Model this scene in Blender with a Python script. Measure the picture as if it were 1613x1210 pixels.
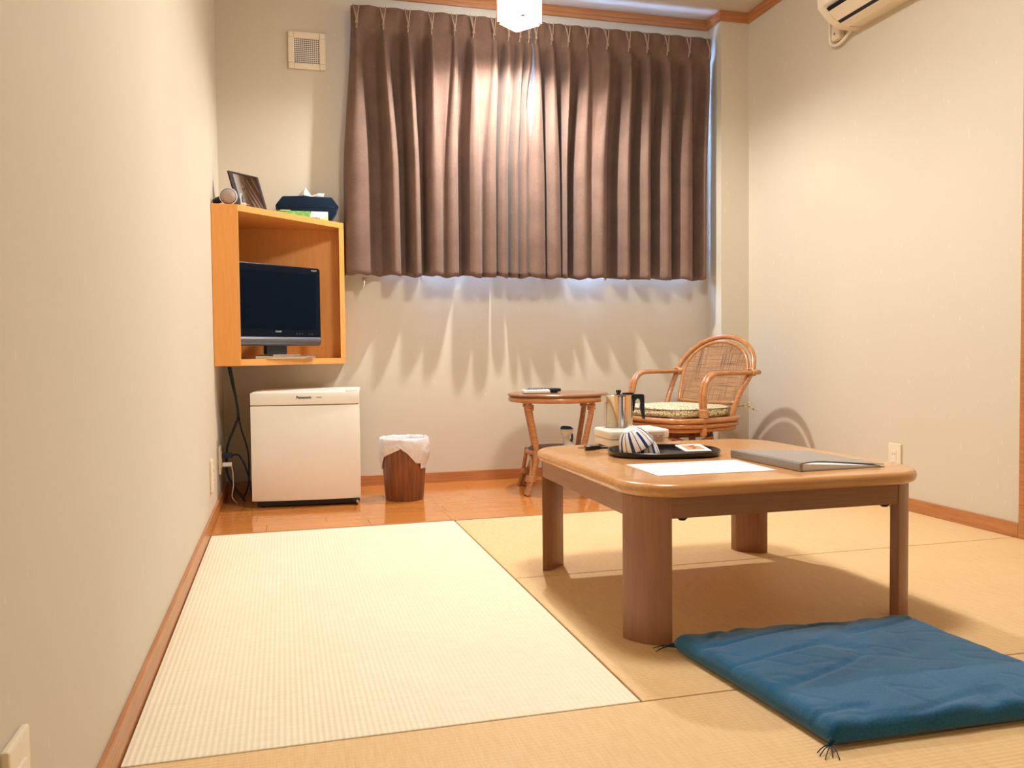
import bpy, bmesh, math, random
from mathutils import Vector, Matrix
random.seed(7)
D = bpy.data
scene = bpy.context.scene
for o in list(D.objects): D.objects.remove(o, do_unlink=True)
C = scene.collection
PI = math.pi

# ------------------------------------------------------------------ camera
F_PX, YAW, PITCH, ROLL = 1329.57, 0.26444, -0.03736, -0.01015
CAM = Vector((0.2706, 0.0, 0.6397))
fwd = Vector((math.sin(YAW)*math.cos(PITCH), math.cos(YAW)*math.cos(PITCH), math.sin(PITCH)))
rt = Vector((math.cos(YAW), -math.sin(YAW), 0)); up = rt.cross(fwd)
r2 = rt*math.cos(ROLL) + up*math.sin(ROLL); u2 = up*math.cos(ROLL) - rt*math.sin(ROLL)
cd = D.cameras.new('camera'); cam = D.objects.new('camera', cd); C.objects.link(cam)
M = Matrix((r2, u2, -fwd)).transposed().to_4x4(); M.translation = CAM
cam.matrix_world = M
cd.sensor_fit = 'HORIZONTAL'; cd.sensor_width = 36.0; cd.lens = 36.0*F_PX/1613.0
cd.clip_start = 0.02
scene.camera = cam

# ------------------------------------------------------------------ light and exposure
MAIN_LAMP, PENDANT, PENDANT_SIDE, SKY = 68.0, 3900.0, 14.0, 30.0
w = D.worlds.new('daylight'); scene.world = w; w.use_nodes = True
bg = w.node_tree.nodes['Background']; bg.inputs[0].default_value = (0.28, 0.50, 1.0, 1); bg.inputs[1].default_value = SKY
scene.view_settings.view_transform = 'Standard'; scene.view_settings.look = 'None'
scene.view_settings.exposure = 0.0; scene.view_settings.gamma = 1.0
scene.view_settings.use_curve_mapping = False

# ------------------------------------------------------------------ materials
def lin(c):
    return tuple(((v/255)/12.92 if v/255 <= 0.04045 else ((v/255+0.055)/1.055)**2.4) for v in c)
class NT:
    def __init__(s, name):
        s.m = D.materials.new(name); s.m.use_nodes = True; s.t = s.m.node_tree; s.n = s.t.nodes
        s.b = s.n['Principled BSDF']
    def new(s, ty, **kw):
        n = s.n.new(ty)
        for k, v in kw.items(): setattr(n, k, v)
        return n
    def link(s, a, b): s.t.links.new(a, b)
    def coord(s, scale=(1,1,1), kind='Object'):
        tc = s.new('ShaderNodeTexCoord'); mp = s.new('ShaderNodeMapping'); mp.inputs['Scale'].default_value = scale
        s.link(tc.outputs[kind], mp.inputs['Vector']); return mp.outputs[0]
    def noise(s, vec, scale=5, detail=4, rough=.5):
        n = s.new('ShaderNodeTexNoise'); n.inputs['Scale'].default_value = scale; n.inputs['Detail'].default_value = detail
        n.inputs['Roughness'].default_value = rough; s.link(vec, n.inputs['Vector']); return n.outputs['Fac']
    def ramp(s, fac, stops):
        r = s.new('ShaderNodeValToRGB'); e = r.color_ramp.elements
        while len(e) < len(stops): e.new(.5)
        for el, (p, c) in zip(e, stops): el.position = p; el.color = (*c, 1)
        s.link(fac, r.inputs[0]); return r.outputs[0]
    def bump(s, h, strength=.2, dist=.002):
        b = s.new('ShaderNodeBump'); b.inputs['Strength'].default_value = strength; b.inputs['Distance'].default_value = dist
        s.link(h, b.inputs['Height']); s.link(b.outputs[0], s.b.inputs['Normal'])
def plain(name, rgb, rough=.5, metal=0, var=.06, scale=30, bump=0, spec=.5, coat=0):
    k = NT(name); c = lin(rgb); v = k.coord()
    f = k.noise(v, scale, 3)
    k.link(k.ramp(f, [(.3, tuple(x*(1-var) for x in c)), (.7, tuple(min(1, x*(1+var)) for x in c))]), k.b.inputs['Base Color'])
    k.b.inputs['Roughness'].default_value = rough; k.b.inputs['Metallic'].default_value = metal
    k.b.inputs['Specular IOR Level'].default_value = spec; k.b.inputs['Coat Weight'].default_value = coat
    k.b.inputs['Coat Roughness'].default_value = .08
    if bump: k.bump(f, bump, .001)
    return k.m
def wood(name, dark, light, stretch=(2, 30, 30), rough=.35, coat=0, scale=3, rnd=0, contrast=(.3, .7), bmp=.05):
    k = NT(name); v = k.coord(stretch)
    f = k.noise(v, scale, 6, .6)
    col = k.ramp(f, [(contrast[0], lin(dark)), (contrast[1], lin(light))])
    if rnd:
        oi = k.new('ShaderNodeObjectInfo'); hs = k.new('ShaderNodeHueSaturation')
        mr = k.new('ShaderNodeMapRange'); mr.inputs['To Min'].default_value = 1-rnd; mr.inputs['To Max'].default_value = 1+rnd
        k.link(oi.outputs['Random'], mr.inputs['Value']); k.link(mr.outputs[0], hs.inputs['Value']); k.link(col, hs.inputs['Color']); col = hs.outputs[0]
    k.link(col, k.b.inputs['Base Color']); k.b.inputs['Roughness'].default_value = rough
    k.b.inputs['Coat Weight'].default_value = coat; k.b.inputs['Coat Roughness'].default_value = .1
    if bmp: k.bump(f, bmp, .001)
    return k.m
def wallpaper(name, rgb):
    k = NT(name); c = lin(rgb); v = k.coord()
    big = k.noise(v, 1.5, 2)
    fine = k.noise(v, 160, 3)
    wv = k.coord((60, 60, 22)); fib = k.noise(wv, 1.3, 2, .4)
    base = k.ramp(big, [(.3, tuple(x*.97 for x in c)), (.7, c)])
    fl = k.ramp(fib, [(.70, (0, 0, 0)), (.76, (1, 1, 1))])
    mx = k.new('ShaderNodeMix', data_type='RGBA'); k.link(fl, mx.inputs['Factor'])
    k.link(base, mx.inputs['A']); mx.inputs['B'].default_value = (*[min(1, x*1.06+.015) for x in c], 1)
    k.link(mx.outputs['Result'], k.b.inputs['Base Color']); k.b.inputs['Roughness'].default_value = .85
    k.b.inputs['Specular IOR Level'].default_value = .2
    k.bump(fine, .12, .001)
    return k.m
def tatami(name, dark, light, rib_axis, rib=.0145, ribc=.09):
    k = NT(name)
    tc = k.new('ShaderNodeTexCoord'); sep = k.new('ShaderNodeSeparateXYZ'); k.link(tc.outputs['Object'], sep.inputs[0])
    mul = k.new('ShaderNodeMath', operation='MULTIPLY'); mul.inputs[1].default_value = 2*PI/rib
    k.link(sep.outputs[rib_axis], mul.inputs[0])
    sn = k.new('ShaderNodeMath', operation='SINE'); k.link(mul.outputs[0], sn.inputs[0])
    st = (90, 8, 8) if rib_axis == 'Y' else (8, 90, 8)
    v = k.coord(st); f = k.noise(v, 2.5, 4, .6)
    v2 = k.coord(); g = k.noise(v2, 3, 2)
    ad = k.new('ShaderNodeMath', operation='MULTIPLY_ADD'); k.link(sn.outputs[0], ad.inputs[0]); ad.inputs[1].default_value = ribc; k.link(f, ad.inputs[2])
    ad2 = k.new('ShaderNodeMath', operation='MULTIPLY_ADD'); k.link(g, ad2.inputs[0]); ad2.inputs[1].default_value = .35; k.link(ad.outputs[0], ad2.inputs[2])
    k.link(k.ramp(ad2.outputs[0], [(.4, lin(dark)), (.95, lin(light))]), k.b.inputs['Base Color'])
    k.b.inputs['Roughness'].default_value = .55; k.b.inputs['Specular IOR Level'].default_value = .35
    k.bump(sn.outputs[0], .35, .0012)
    return k.m
def emit(name, rgb, s):
    k = NT(name); k.b.inputs['Base Color'].default_value = (*rgb, 1)
    k.b.inputs['Emission Color'].default_value = (*rgb, 1); k.b.inputs['Emission Strength'].default_value = s
    v = k.coord(); f = k.noise(v, 12, 2)
    k.link(k.ramp(f, [(.3, tuple(x*.97 for x in rgb)), (.7, rgb)]), k.b.inputs['Base Color'])
    return k.m
def fabric(name, dark, light, scale=420, rough=.9, bump=.3, sheen=.2):
    k = NT(name); v = k.coord()
    f = k.noise(v, scale, 3, .6); g = k.noise(v, 9, 3)
    ad = k.new('ShaderNodeMath', operation='MULTIPLY_ADD'); k.link(g, ad.inputs[0]); ad.inputs[1].default_value = .5; k.link(f, ad.inputs[2])
    k.link(k.ramp(ad.outputs[0], [(.5, lin(dark)), (1.0, lin(light))]), k.b.inputs['Base Color'])
    k.b.inputs['Roughness'].default_value = rough; k.b.inputs['Sheen Weight'].default_value = sheen
    k.b.inputs['Specular IOR Level'].default_value = .15
    k.bump(f, bump, .0008)
    return k.m

MAT = {}
MAT['wall'] = wallpaper('washi_wallpaper', (214, 204, 184))
MAT['ceiling'] = wallpaper('ceiling_paper', (214, 202, 186))
MAT['trim'] = wood('trim_wood', (168, 106, 60), (198, 134, 82), (3, 3, 60), .4, .15, 3)
MAT['trimx'] = wood('trim_wood_long', (168, 106, 60), (198, 134, 82), (2, 40, 40), .4, .15, 3)
MAT['trimy'] = wood('trim_wood_deep', (168, 106, 60), (198, 134, 82), (40, 2, 40), .4, .15, 3)
MAT['plank'] = wood('floorboard', (204, 124, 54), (224, 148, 76), (2, 34, 34), .14, .5, 3, .05, (.3, .7), .0)
MAT['sub'] = plain('subfloor', (70, 45, 30), .8)
MAT['tat_l'] = tatami('tatami_pale', (236, 222, 190), (246, 238, 212), 'X', .0105)
MAT['tat_r'] = tatami('tatami_aged', (224, 184, 128), (238, 204, 152), 'Y', .0105, .05)
MAT['cab'] = wood('cabinet_laminate', (226, 154, 76), (234, 164, 88), (30, 30, 3), .45, 0, 3)
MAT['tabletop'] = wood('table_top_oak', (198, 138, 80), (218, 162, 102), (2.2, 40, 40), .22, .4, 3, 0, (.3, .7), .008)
MAT['tableleg'] = wood('table_oak_shaded_leg', (148, 102, 72), (166, 118, 84), (40, 40, 2.2), .42, .1, 3, 0, (.3, .7), .015)  # same oak as the top, shade of faces turned from the lamps painted in
MAT['tableap'] = wood('table_oak_shaded_apron', (148, 102, 72), (166, 118, 84), (3, 3, 60), .42, .1, 3, 0, (.3, .7), .015)  # apron has the legs' painted-in shade, not a darker oak
MAT['rattan'] = wood('rattan_cane', (170, 108, 60), (200, 142, 90), (6, 6, 30), .25, .5, 4)
MAT['rattan_wrap'] = wood('rattan_binding', (184, 126, 76), (212, 156, 102), (12, 12, 160), .4, .2, 3)
MAT['rattan_dark'] = wood('rattan_dark_wood', (96, 56, 40), (120, 72, 50), (8, 8, 20), .5, 0, 3)  # darker brown for the shelf, braces, swivel and chair legs
MAT['sidetop'] = wood('side_table_veneer', (136, 94, 60), (158, 114, 76), (2, 30, 30), .3, .15, 3)
MAT['curtain'] = fabric('curtain_cloth', (100, 77, 67), (136, 109, 95), 420, .85, .3, .15)
MAT['pleat_and_added_lining'] = fabric('pleat_edge_cloth', (150, 124, 110), (186, 160, 144), 420, .85, .2, .1)
MAT['bounce_backing'] = fabric('added_bounce_lining', (214, 208, 200), (232, 228, 222), 420, .9, .1, .05)  # added pale cloth, bounces daylight onto the wall below the hem
MAT['zabuton'] = fabric('indigo_cushion_cloth', (10, 78, 118), (30, 108, 152), 260, .75, .25, .35)
MAT['thread'] = fabric('indigo_thread', (10, 40, 60), (20, 60, 84), 200, .8, .2, .1)
MAT['white'] = plain('white_plastic', (240, 234, 224), .35, 0, .015)
MAT['fridge'] = plain('fridge_enamel', (238, 234, 224), .4, 0, .015, 6)
MAT['ivory'] = plain('ivory_plate', (236, 222, 196), .4, 0, .015)
MAT['ivory_in'] = plain('ivory_insert', (240, 226, 206), .35, 0, .015)
MAT['slot'] = plain('slot_brown', (150, 112, 86), .6)
MAT['acw'] = plain('aircon_plastic', (240, 226, 200), .4, 0, .015)
MAT['black'] = plain('black_plastic', (16, 22, 32), .35, 0, .1)
MAT['navyblk'] = plain('television_gloss', (4, 16, 30), .3, 0, .05, 10, 0, .12)
MAT['screen'] = plain('screen_glass', (3, 15, 30), .45, 0, .03, 10, 0, .06)
MAT['gunmetal'] = plain('grey_speaker_bar', (96, 96, 100), .4, .4, .05)
MAT['chrome'] = plain('brushed_chrome', (214, 205, 190), .22, 1, .03)
MAT['steel'] = plain('polished_steel', (214, 206, 192), .1, 1, .02)
MAT['cable'] = plain('cable_rubber', (14, 32, 52), .5, 0, .1)
MAT['bin'] = wood('dark_zebra_wood', (98, 58, 38), (146, 88, 50), (60, 60, 1.0), .45, .1, 1.2, 0, (.34, .66))
MAT['text_dark'] = plain('print_dark', (52, 40, 36), .6)
MAT['text_grey'] = plain('print_grey', (150, 150, 150), .6)
MAT['paper'] = plain('paper_white', (240, 238, 240), .7, 0, .01)
MAT['red'] = plain('red_print', (190, 50, 40), .6)
MAT['label'] = plain('rating_label', (222, 198, 180), .6, 0, .02)
MAT['print'] = plain('print_mid', (112, 86, 78), .6)
MAT['lacquer'] = plain('black_lacquer', (10, 14, 22), .2, 0, .1, 20, 0, .5)
MAT['china'] = plain('white_china', (238, 238, 240), .2, 0, .01, 20, 0, .5)
MAT['cobalt'] = plain('cobalt_glaze', (18, 50, 110), .25, 0, .25, 120)
MAT['folder'] = plain('grey_file_cover', (150, 142, 136), .3, 0, .04, 12, 0, .5)
MAT['sachet'] = plain('salmon_print', (240, 150, 110), .4, 0, .1, 200)
MAT['blue'] = plain('blue_cap', (8, 66, 112), .4)
MAT['brownshell'] = plain('dark_brown_frame', (58, 40, 38), .6, 0, .06, 30, 0, .15)
MAT['mirror'] = plain('mirror_silver', (226, 218, 200), .03, 1, .005)
MAT['navy'] = fabric('navy_box_cloth', (6, 26, 46), (12, 40, 64), 300, .8, .2, .1)
MAT['tissue'] = plain('tissue_paper', (236, 226, 220), .9, 0, .02)
MAT['leafgreen'] = plain('leaf_print_green', (124, 186, 92), .5, 0, .35, 60)
MAT['leafyellow'] = plain('leaf_print_yellow', (232, 226, 150), .5, 0, .05)
MAT['dryer'] = plain('dryer_grey', (168, 148, 132), .5, 0, .08, 200, .2)
MAT['dryerblue'] = plain('dryer_slate', (84, 98, 116), .45, 0, .05)
MAT['alu'] = plain('window_aluminium', (120, 118, 116), .4, .6, .05)
MAT['outdoor'] = plain('outer_sill_stone', (190, 190, 190), .8)
MAT['doorpanel'] = plain('door_paper', (226, 214, 190), .8, 0, .02)
MAT['main_lamp'] = emit('lamp_diffuser', (1.0, .985, .955), MAIN_LAMP)
MAT['pend'] = emit('lantern_shade', (1.0, .96, .90), PENDANT_SIDE)
MAT['pendb'] = emit('lantern_bottom_diffuser', (1.0, .98, .95), PENDANT)
def mk_bag():
    k = NT('thin_white_polythene'); k.b.inputs['Base Color'].default_value = (.86, .80, .79, 1)
    v = k.coord(); f = k.noise(v, 35, 3)
    k.link(k.ramp(f, [(.3, (.78, .72, .71)), (.7, (.9, .86, .85))]), k.b.inputs['Base Color'])
    k.b.inputs['Roughness'].default_value = .35; k.b.inputs['Alpha'].default_value = .86; k.bump(f, .6, .01)
    return k.m
MAT['bag'] = mk_bag()
def mk_glass():
    k = NT('window_glass'); k.n.remove(k.b)
    t = k.new('ShaderNodeBsdfTransparent'); g = k.new('ShaderNodeBsdfGlossy'); m = k.new('ShaderNodeMixShader')
    g.inputs['Roughness'].default_value = .05; t.inputs[0].default_value = (.95, .96, .98, 1)
    v = k.coord(); f = k.noise(v, 2, 1); mr = k.new('ShaderNodeMapRange'); mr.inputs['To Min'].default_value = .05; mr.inputs['To Max'].default_value = .09
    k.link(f, mr.inputs['Value']); k.link(mr.outputs[0], m.inputs[0])
    k.link(t.outputs[0], m.inputs[1]); k.link(g.outputs[0], m.inputs[2]); k.link(m.outputs[0], k.n['Material Output'].inputs[0]); return k.m
MAT['glass'] = mk_glass()
def mk_cane():
    k = NT('woven_cane'); 
    tc = k.new('ShaderNodeTexCoord'); sep = k.new('ShaderNodeSeparateXYZ'); k.link(tc.outputs['Object'], sep.inputs[0])
    outs = []
    for ax, per in (('X', .0055), ('Z', .0045)):
        m = k.new('ShaderNodeMath', operation='MULTIPLY'); m.inputs[1].default_value = 2*PI/per; k.link(sep.outputs[ax], m.inputs[0])
        s_ = k.new('ShaderNodeMath', operation='SINE'); k.link(m.outputs[0], s_.inputs[0]); outs.append(s_.outputs[0])
    p = k.new('ShaderNodeMath', operation='MULTIPLY'); k.link(outs[0], p.inputs[0]); k.link(outs[1], p.inputs[1])
    a = k.noise(k.coord((6, 6, 220)), 1, 2, .5); b = k.noise(k.coord((160, 6, 6)), 1, 2, .5)
    mx = k.new('ShaderNodeMath', operation='MINIMUM'); k.link(a, mx.inputs[0]); k.link(b, mx.inputs[1])
    ad = k.new('ShaderNodeMath', operation='MULTIPLY_ADD'); k.link(p.outputs[0], ad.inputs[0]); ad.inputs[1].default_value = .06; k.link(mx.outputs[0], ad.inputs[2])
    k.link(k.ramp(ad.outputs[0], [(.27, lin((58, 38, 28))), (.36, lin((138, 98, 62))), (.58, lin((182, 138, 92)))]), k.b.inputs['Base Color'])
    k.b.inputs['Roughness'].default_value = .55; k.bump(p.outputs[0], .5, .001); return k.m
MAT['cane'] = mk_cane()
def mk_floral():
    k = NT('olive_floral_cloth'); v = k.coord()
    vo = k.new('ShaderNodeTexVoronoi', feature='DISTANCE_TO_EDGE'); vo.inputs['Scale'].default_value = 75; k.link(v, vo.inputs['Vector'])
    f = k.noise(v, 110, 4, .7)
    ad = k.new('ShaderNodeMath', operation='MULTIPLY_ADD'); k.link(f, ad.inputs[0]); ad.inputs[1].default_value = .5; k.link(vo.outputs['Distance'], ad.inputs[2])
    k.link(k.ramp(ad.outputs[0], [(.26, lin((92, 76, 48))), (.30, lin((196, 182, 132))), (.42, lin((234, 224, 186)))]), k.b.inputs['Base Color'])
    k.b.inputs['Roughness'].default_value = .9; return k.m
MAT['floral'] = mk_floral()

# ------------------------------------------------------------------ builders
LAST = [None]
def obj(name, bm_or_me, mat, parent=None, smooth=False):
    if isinstance(bm_or_me, bmesh.types.BMesh):
        me = D.meshes.new(name); bm_or_me.normal_update(); bm_or_me.to_mesh(me); bm_or_me.free()
    else: me = bm_or_me
    mats = mat if isinstance(mat, (list, tuple)) else [mat]
    if not me.materials:
        for m in mats: me.materials.append(MAT[m])
    if smooth:
        for p in me.polygons: p.use_smooth = True
    o = D.objects.new(name, me); C.objects.link(o)
    if parent: o.parent = parent
    LAST[0] = o
    return o
def sharp(o, ang=35):
    """smooth shading with hard edges above an angle"""
    me = o.data
    bm = bmesh.new(); bm.from_mesh(me)
    for e in bm.edges:
        if len(e.link_faces) == 2: e.smooth = e.calc_face_angle(0) < math.radians(ang)
    for f in bm.faces: f.smooth = True
    bm.to_mesh(me); bm.free(); return o
def tag(o, label=None, cat=None, group=None, kind=None):
    if label: o['label'] = label
    if cat: o['category'] = cat
    if group: o['group'] = group
    if kind: o['kind'] = kind
    return o
def thing(name, label, cat, loc=(0, 0, 0), rz=0, group=None):
    o = D.objects.new(name, None); C.objects.link(o); o.location = loc; o.rotation_euler = (0, 0, rz)
    o.empty_display_size = .05
    return tag(o, label, cat, group)
def struct(name, bm, mat, parent=None, label=None):
    o = obj(name, bm, mat, parent)
    if not parent: o['kind'] = 'structure'
    if label: o['label'] = label
    return o
def settle(o):
    """origin of a single-mesh thing to the middle of its base"""
    vs = [v.co for v in o.data.vertices]
    c = Vector(((min(v.x for v in vs)+max(v.x for v in vs))/2, (min(v.y for v in vs)+max(v.y for v in vs))/2, min(v.z for v in vs)))
    o.data.transform(Matrix.Translation(-c)); o.location = o.location + c; return o
def bbox(lo, hi, bev=0, seg=2, bm=None):
    own = bmesh.new(); r = bmesh.ops.create_cube(own, size=1)
    for v in own.verts:
        for i in range(3): v.co[i] = lo[i] + (v.co[i]+.5)*(hi[i]-lo[i])
    if bev: bmesh.ops.bevel(own, geom=list(own.edges), offset=bev, segments=seg, affect='EDGES', profile=.5)
    if bm is None: return own
    merge(bm, own); return bm
def merge(bm, own, mat=None):
    if mat is not None: own.transform(mat)
    me = D.meshes.new('tmp'); own.to_mesh(me); own.free(); bm.from_mesh(me); D.meshes.remove(me)
def prism(poly, z0, z1, bev=0, seg=2, bevel_what='all'):
    bm = bmesh.new(); n = len(poly)
    a = [bm.verts.new((x, y, z0)) for x, y in poly]; b = [bm.verts.new((x, y, z1)) for x, y in poly]
    bm.faces.new(a[::-1]); bm.faces.new(b)
    for i in range(n): bm.faces.new((a[i], a[(i+1) % n], b[(i+1) % n], b[i]))
    bmesh.ops.recalc_face_normals(bm, faces=bm.faces)
    if bev:
        ed = [e for e in bm.edges if (abs(e.verts[0].co.z-e.verts[1].co.z) < 1e-7)] if bevel_what == 'rim' else list(bm.edges)
        bmesh.ops.bevel(bm, geom=ed, offset=bev, segments=seg, affect='EDGES', profile=.5)
    return bm
def lathe(prof, n=32, close=False, cap=True):
    bm = bmesh.new(); rings = []
    for r, z in prof:
        rings.append([bm.verts.new((r*math.cos(2*PI*i/n), r*math.sin(2*PI*i/n), z)) for i in range(n)] if r > 1e-6 else [bm.verts.new((0, 0, z))])
    for p, q in zip(rings, rings[1:]):
        for i in range(n):
            j = (i+1) % n
            if len(p) == 1 and len(q) == 1: continue
            if len(p) == 1: bm.faces.new((p[0], q[i], q[j]))
            elif len(q) == 1: bm.faces.new((p[i], p[j], q[0]))
            else: bm.faces.new((p[i], p[j], q[j], q[i]))
    bmesh.ops.recalc_face_normals(bm, faces=bm.faces); return bm
def cat_rom(pts, sub=6, closed=False):
    P = [Vector(p) for p in pts]; n = len(P); out = []
    rng = range(n) if closed else range(n-1)
    for i in rng:
        if closed: p0, p1, p2, p3 = P[i-1], P[i], P[(i+1) % n], P[(i+2) % n]
        else: p0, p1, p2, p3 = P[max(i-1, 0)], P[i], P[i+1], P[min(i+2, n-1)]
        for k in range(sub):
            t = k/sub
            out.append(.5*((2*p1)+(-p0+p2)*t+(2*p0-5*p1+4*p2-p3)*t*t+(-p0+3*p1-3*p2+p3)*t**3))
    if not closed: out.append(P[-1])
    return out
def tube(pts, r, n=10, closed=False, bm=None, smooth_sub=0):
    P = cat_rom(pts, smooth_sub, closed) if smooth_sub else [Vector(p) for p in pts]
    rr = r if isinstance(r, (list, tuple)) else None
    own = bm or bmesh.new(); rings = []; N = len(P); prev = None
    for i, p in enumerate(P):
        if closed: t = P[(i+1) % N]-P[i-1]
        else: t = P[min(i+1, N-1)]-P[max(i-1, 0)]
        t.normalize()
        if prev is None:
            a = Vector((0, 0, 1)) if abs(t.z) < .9 else Vector((1, 0, 0)); u = t.cross(a).normalized()
        else: u = (prev - t*prev.dot(t)).normalized()
        prev = u; v = t.cross(u)
        ri = (rr[0]+(rr[-1]-rr[0])*i/max(1, N-1)) if rr else r
        rings.append([own.verts.new(p + u*ri*math.cos(2*PI*k/n) + v*ri*math.sin(2*PI*k/n)) for k in range(n)])
    for i in range(N if closed else N-1):
        a, b = rings[i], rings[(i+1) % N]
        off = 0
        if closed and i == N-1:
            off = min(range(n), key=lambda s: (a[0].co-b[s].co).length)
        for k in range(n): own.faces.new((a[k], a[(k+1) % n], b[(k+1+off) % n], b[(k+off) % n]))
    if not closed:
        own.faces.new(rings[0][::-1]); own.faces.new(rings[-1])
    bmesh.ops.recalc_face_normals(own, faces=own.faces); return own
def rrect(x0, y0, x1, y1, r, n=8):
    pts = []
    for cx, cy, a0 in ((x1-r, y0+r, -PI/2), (x1-r, y1-r, 0), (x0+r, y1-r, PI/2), (x0+r, y0+r, PI)):
        for i in range(n+1):
            a = a0 + PI/2*i/n; pts.append((cx+r*math.cos(a), cy+r*math.sin(a)))
    return pts
def text(name, body, size, mat, parent, loc, rot, depth=.0004):
    cu = D.curves.new('t', 'FONT'); cu.body = body; cu.size = size; cu.extrude = depth; cu.offset = size*.025; cu.align_x = 'CENTER'; cu.align_y = 'CENTER'
    to = D.objects.new('t', cu); C.objects.link(to)
    dg = bpy.context.evaluated_depsgraph_get(); me = D.meshes.new_from_object(to.evaluated_get(dg))
    D.objects.remove(to); D.curves.remove(cu); me.name = name; me.materials.clear()
    o = obj(name, me, mat, parent); o.location = loc; o.rotation_euler = rot; return o
def copy_tree(o, parent=None):
    c = o.copy(); C.objects.link(c); c.parent = parent
    for ch in list(o.children): copy_tree(ch, c)
    return c

# ------------------------------------------------------------------ room shell
W, YB, YF, H = 2.648, 4.127, -0.45, 2.388
YW = 3.167               # where the boards meet the mats
XP, YP = 2.487, 3.983    # pillar corner
TB = 2.338               # underside of the cornice
WX0, WX1, WZ0, WZ1 = 0.74, 2.43, 1.055, 2.12   # window opening
floor = struct('floor', bbox((-.1, YF-.1, -.16), (W+.1, YB+.2, -.06)), 'sub')
struct('ceiling', bbox((-.1, YF-.1, H), (W+.1, YB+.2, H+.1)), 'ceiling')
bm = bmesh.new()
for lo, hi in (((-.1, YB, -.06), (WX0, YB+.12, H)), ((WX1, YB, -.06), (W+.1, YB+.12, H)), ((WX0, YB, -.06), (WX1, YB+.12, WZ0)), ((WX0, YB, WZ1), (WX1, YB+.12, H))):
    bbox(lo, hi, bm=bm)
struct('wall_back', bm, 'wall')
struct('wall_left', bbox((-.1, YF, -.06), (0, YB, H)), 'wall')
bm = bmesh.new(); DY0, DY1, DZ = 1.40, 2.235, 2.0
for lo, hi in (((W, DY1, -.06), (W+.1, YB, H)), ((W, YF, -.06), (W+.1, DY0, H)), ((W, DY0, DZ), (W+.1, DY1, H))): bbox(lo, hi, bm=bm)
struct('wall_right', bm, 'wall')
struct('wall_front', bbox((-.1, YF-.1, -.06), (W+.1, YF, H)), 'wall')
struct('wall_pillar', bbox((XP, YP, -.06), (W, YB, H)), 'wall')
# baseboards
BH = .05
struct('baseboard_left', bbox((0, YF, -.06), (.010, YB, BH), .002), 'trimy')
struct('baseboard_back', bbox((.010, YB-.010, -.06), (XP, YB, BH), .002), 'trimx')
struct('baseboard_right', bbox((W-.010, DY1+.035, -.06), (W, YP, BH), .002), 'trimy')
struct('baseboard_pillar', bbox((XP-.010, YP-.010, -.06), (W-.010, YP, BH), .002), 'trimx')
# cornice: stepped profile
def cornice(n, lo, hi, axis):
    bm = bbox(lo, hi, .002)
    l2, h2 = list(lo), list(hi); l2[2] = TB+.018; h2[2] = TB+.032
    if axis == 'back': l2[1] -= .006; h2[1] = lo[1]+.002
    if axis == 'left': l2[0] = hi[0]-.002; h2[0] = hi[0]+.006
    if axis == 'right': l2[0] -= .006; h2[0] = lo[0]+.002
    bbox(l2, h2, .002, bm=bm)
    struct('trim_%d' % n, bm, 'trimx' if axis == 'back' else 'trimy')
cornice(1, (0, YB-.018, TB), (XP, YB, H), 'back')
cornice(2, (0, YF, TB), (.018, YB-.018, H), 'left')
cornice(3, (W-.018, YF, TB), (W, YP-.018, H), 'right')
cornice(4, (XP-.018, YP-.018, TB), (W, YP, H), 'back')
cornice(5, (XP-.018, YP, TB), (XP, YB-.018, H), 'right')
# boards with open joints
struct('trim_6', bbox((.010, YW-.016, -.06), (W-.010, YW, .001), .001), 'trimx', None, 'thin wooden edging between floorboards and mats')
rows = [3.167, 3.285, 3.365, 3.478, 3.575, 3.690, 3.765, 3.850, 3.95, 4.04, 4.117]
joints = {0: [.20, .575, .884, 1.6, 2.2], 1: [.42, .884, 1.46, 2.05], 2: [.16, .9, 1.183, 1.9], 3: [.55, .884, 1.3, 2.3], 4: [.3, 1.077, 1.7, 2.1],
          5: [.69, .887, 1.5, 2.25], 6: [.69, 1.3, 1.95], 7: [.4, 1.1, 1.75, 2.3], 8: [.8, 1.4, 2.0], 9: [.3, 1.0, 1.6, 2.2]}
for i in range(len(rows)-1):
    xs = [.0105]+joints[i]+[W-.0105]
    for a, b in zip(xs, xs[1:]):
        y1 = rows[i+1]-.0006; bb = b-.0007
        if y1 > YP-.011 and bb > XP-.011: bb = XP-.011
        if bb-a < .01: continue
        obj('plank', bbox((a+.0007, rows[i]+.0006, -.06), (bb, y1, 0)), 'plank', floor)
# tatami mats
def mat_(x0, y0, x1, y1, m, label):
    o = obj('tatami_mat', bbox((x0, y0, -.06), (x1, y1, 0), .0025, 2), m); settle(o)
    return tag(o, label, 'tatami mat')
mat_(.0125, 1.409, .890, 3.150, 'tat_l', 'pale ribbed borderless tatami mat along the plain wall in front of the refrigerator')
mat_(.894, 2.288, 2.637, 3.150, 'tat_r', 'tan tatami mat between the floorboards and the low table')
mat_(.894, 1.409, 2.637, 2.284, 'tat_r', 'tan tatami mat underneath the low wooden table')
mat_(.0125, .53, 1.768, 1.405, 'tat_r', 'tan tatami mat under the front edge of the blue cushion')
mat_(1.772, -.44, 2.637, 1.405, 'tat_r', 'tan tatami mat beside the doorway, behind the blue cushion')
mat_(.0125, -.44, 1.768, .526, 'tat_r', 'tan tatami mat at the end of the room facing the window')
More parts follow.
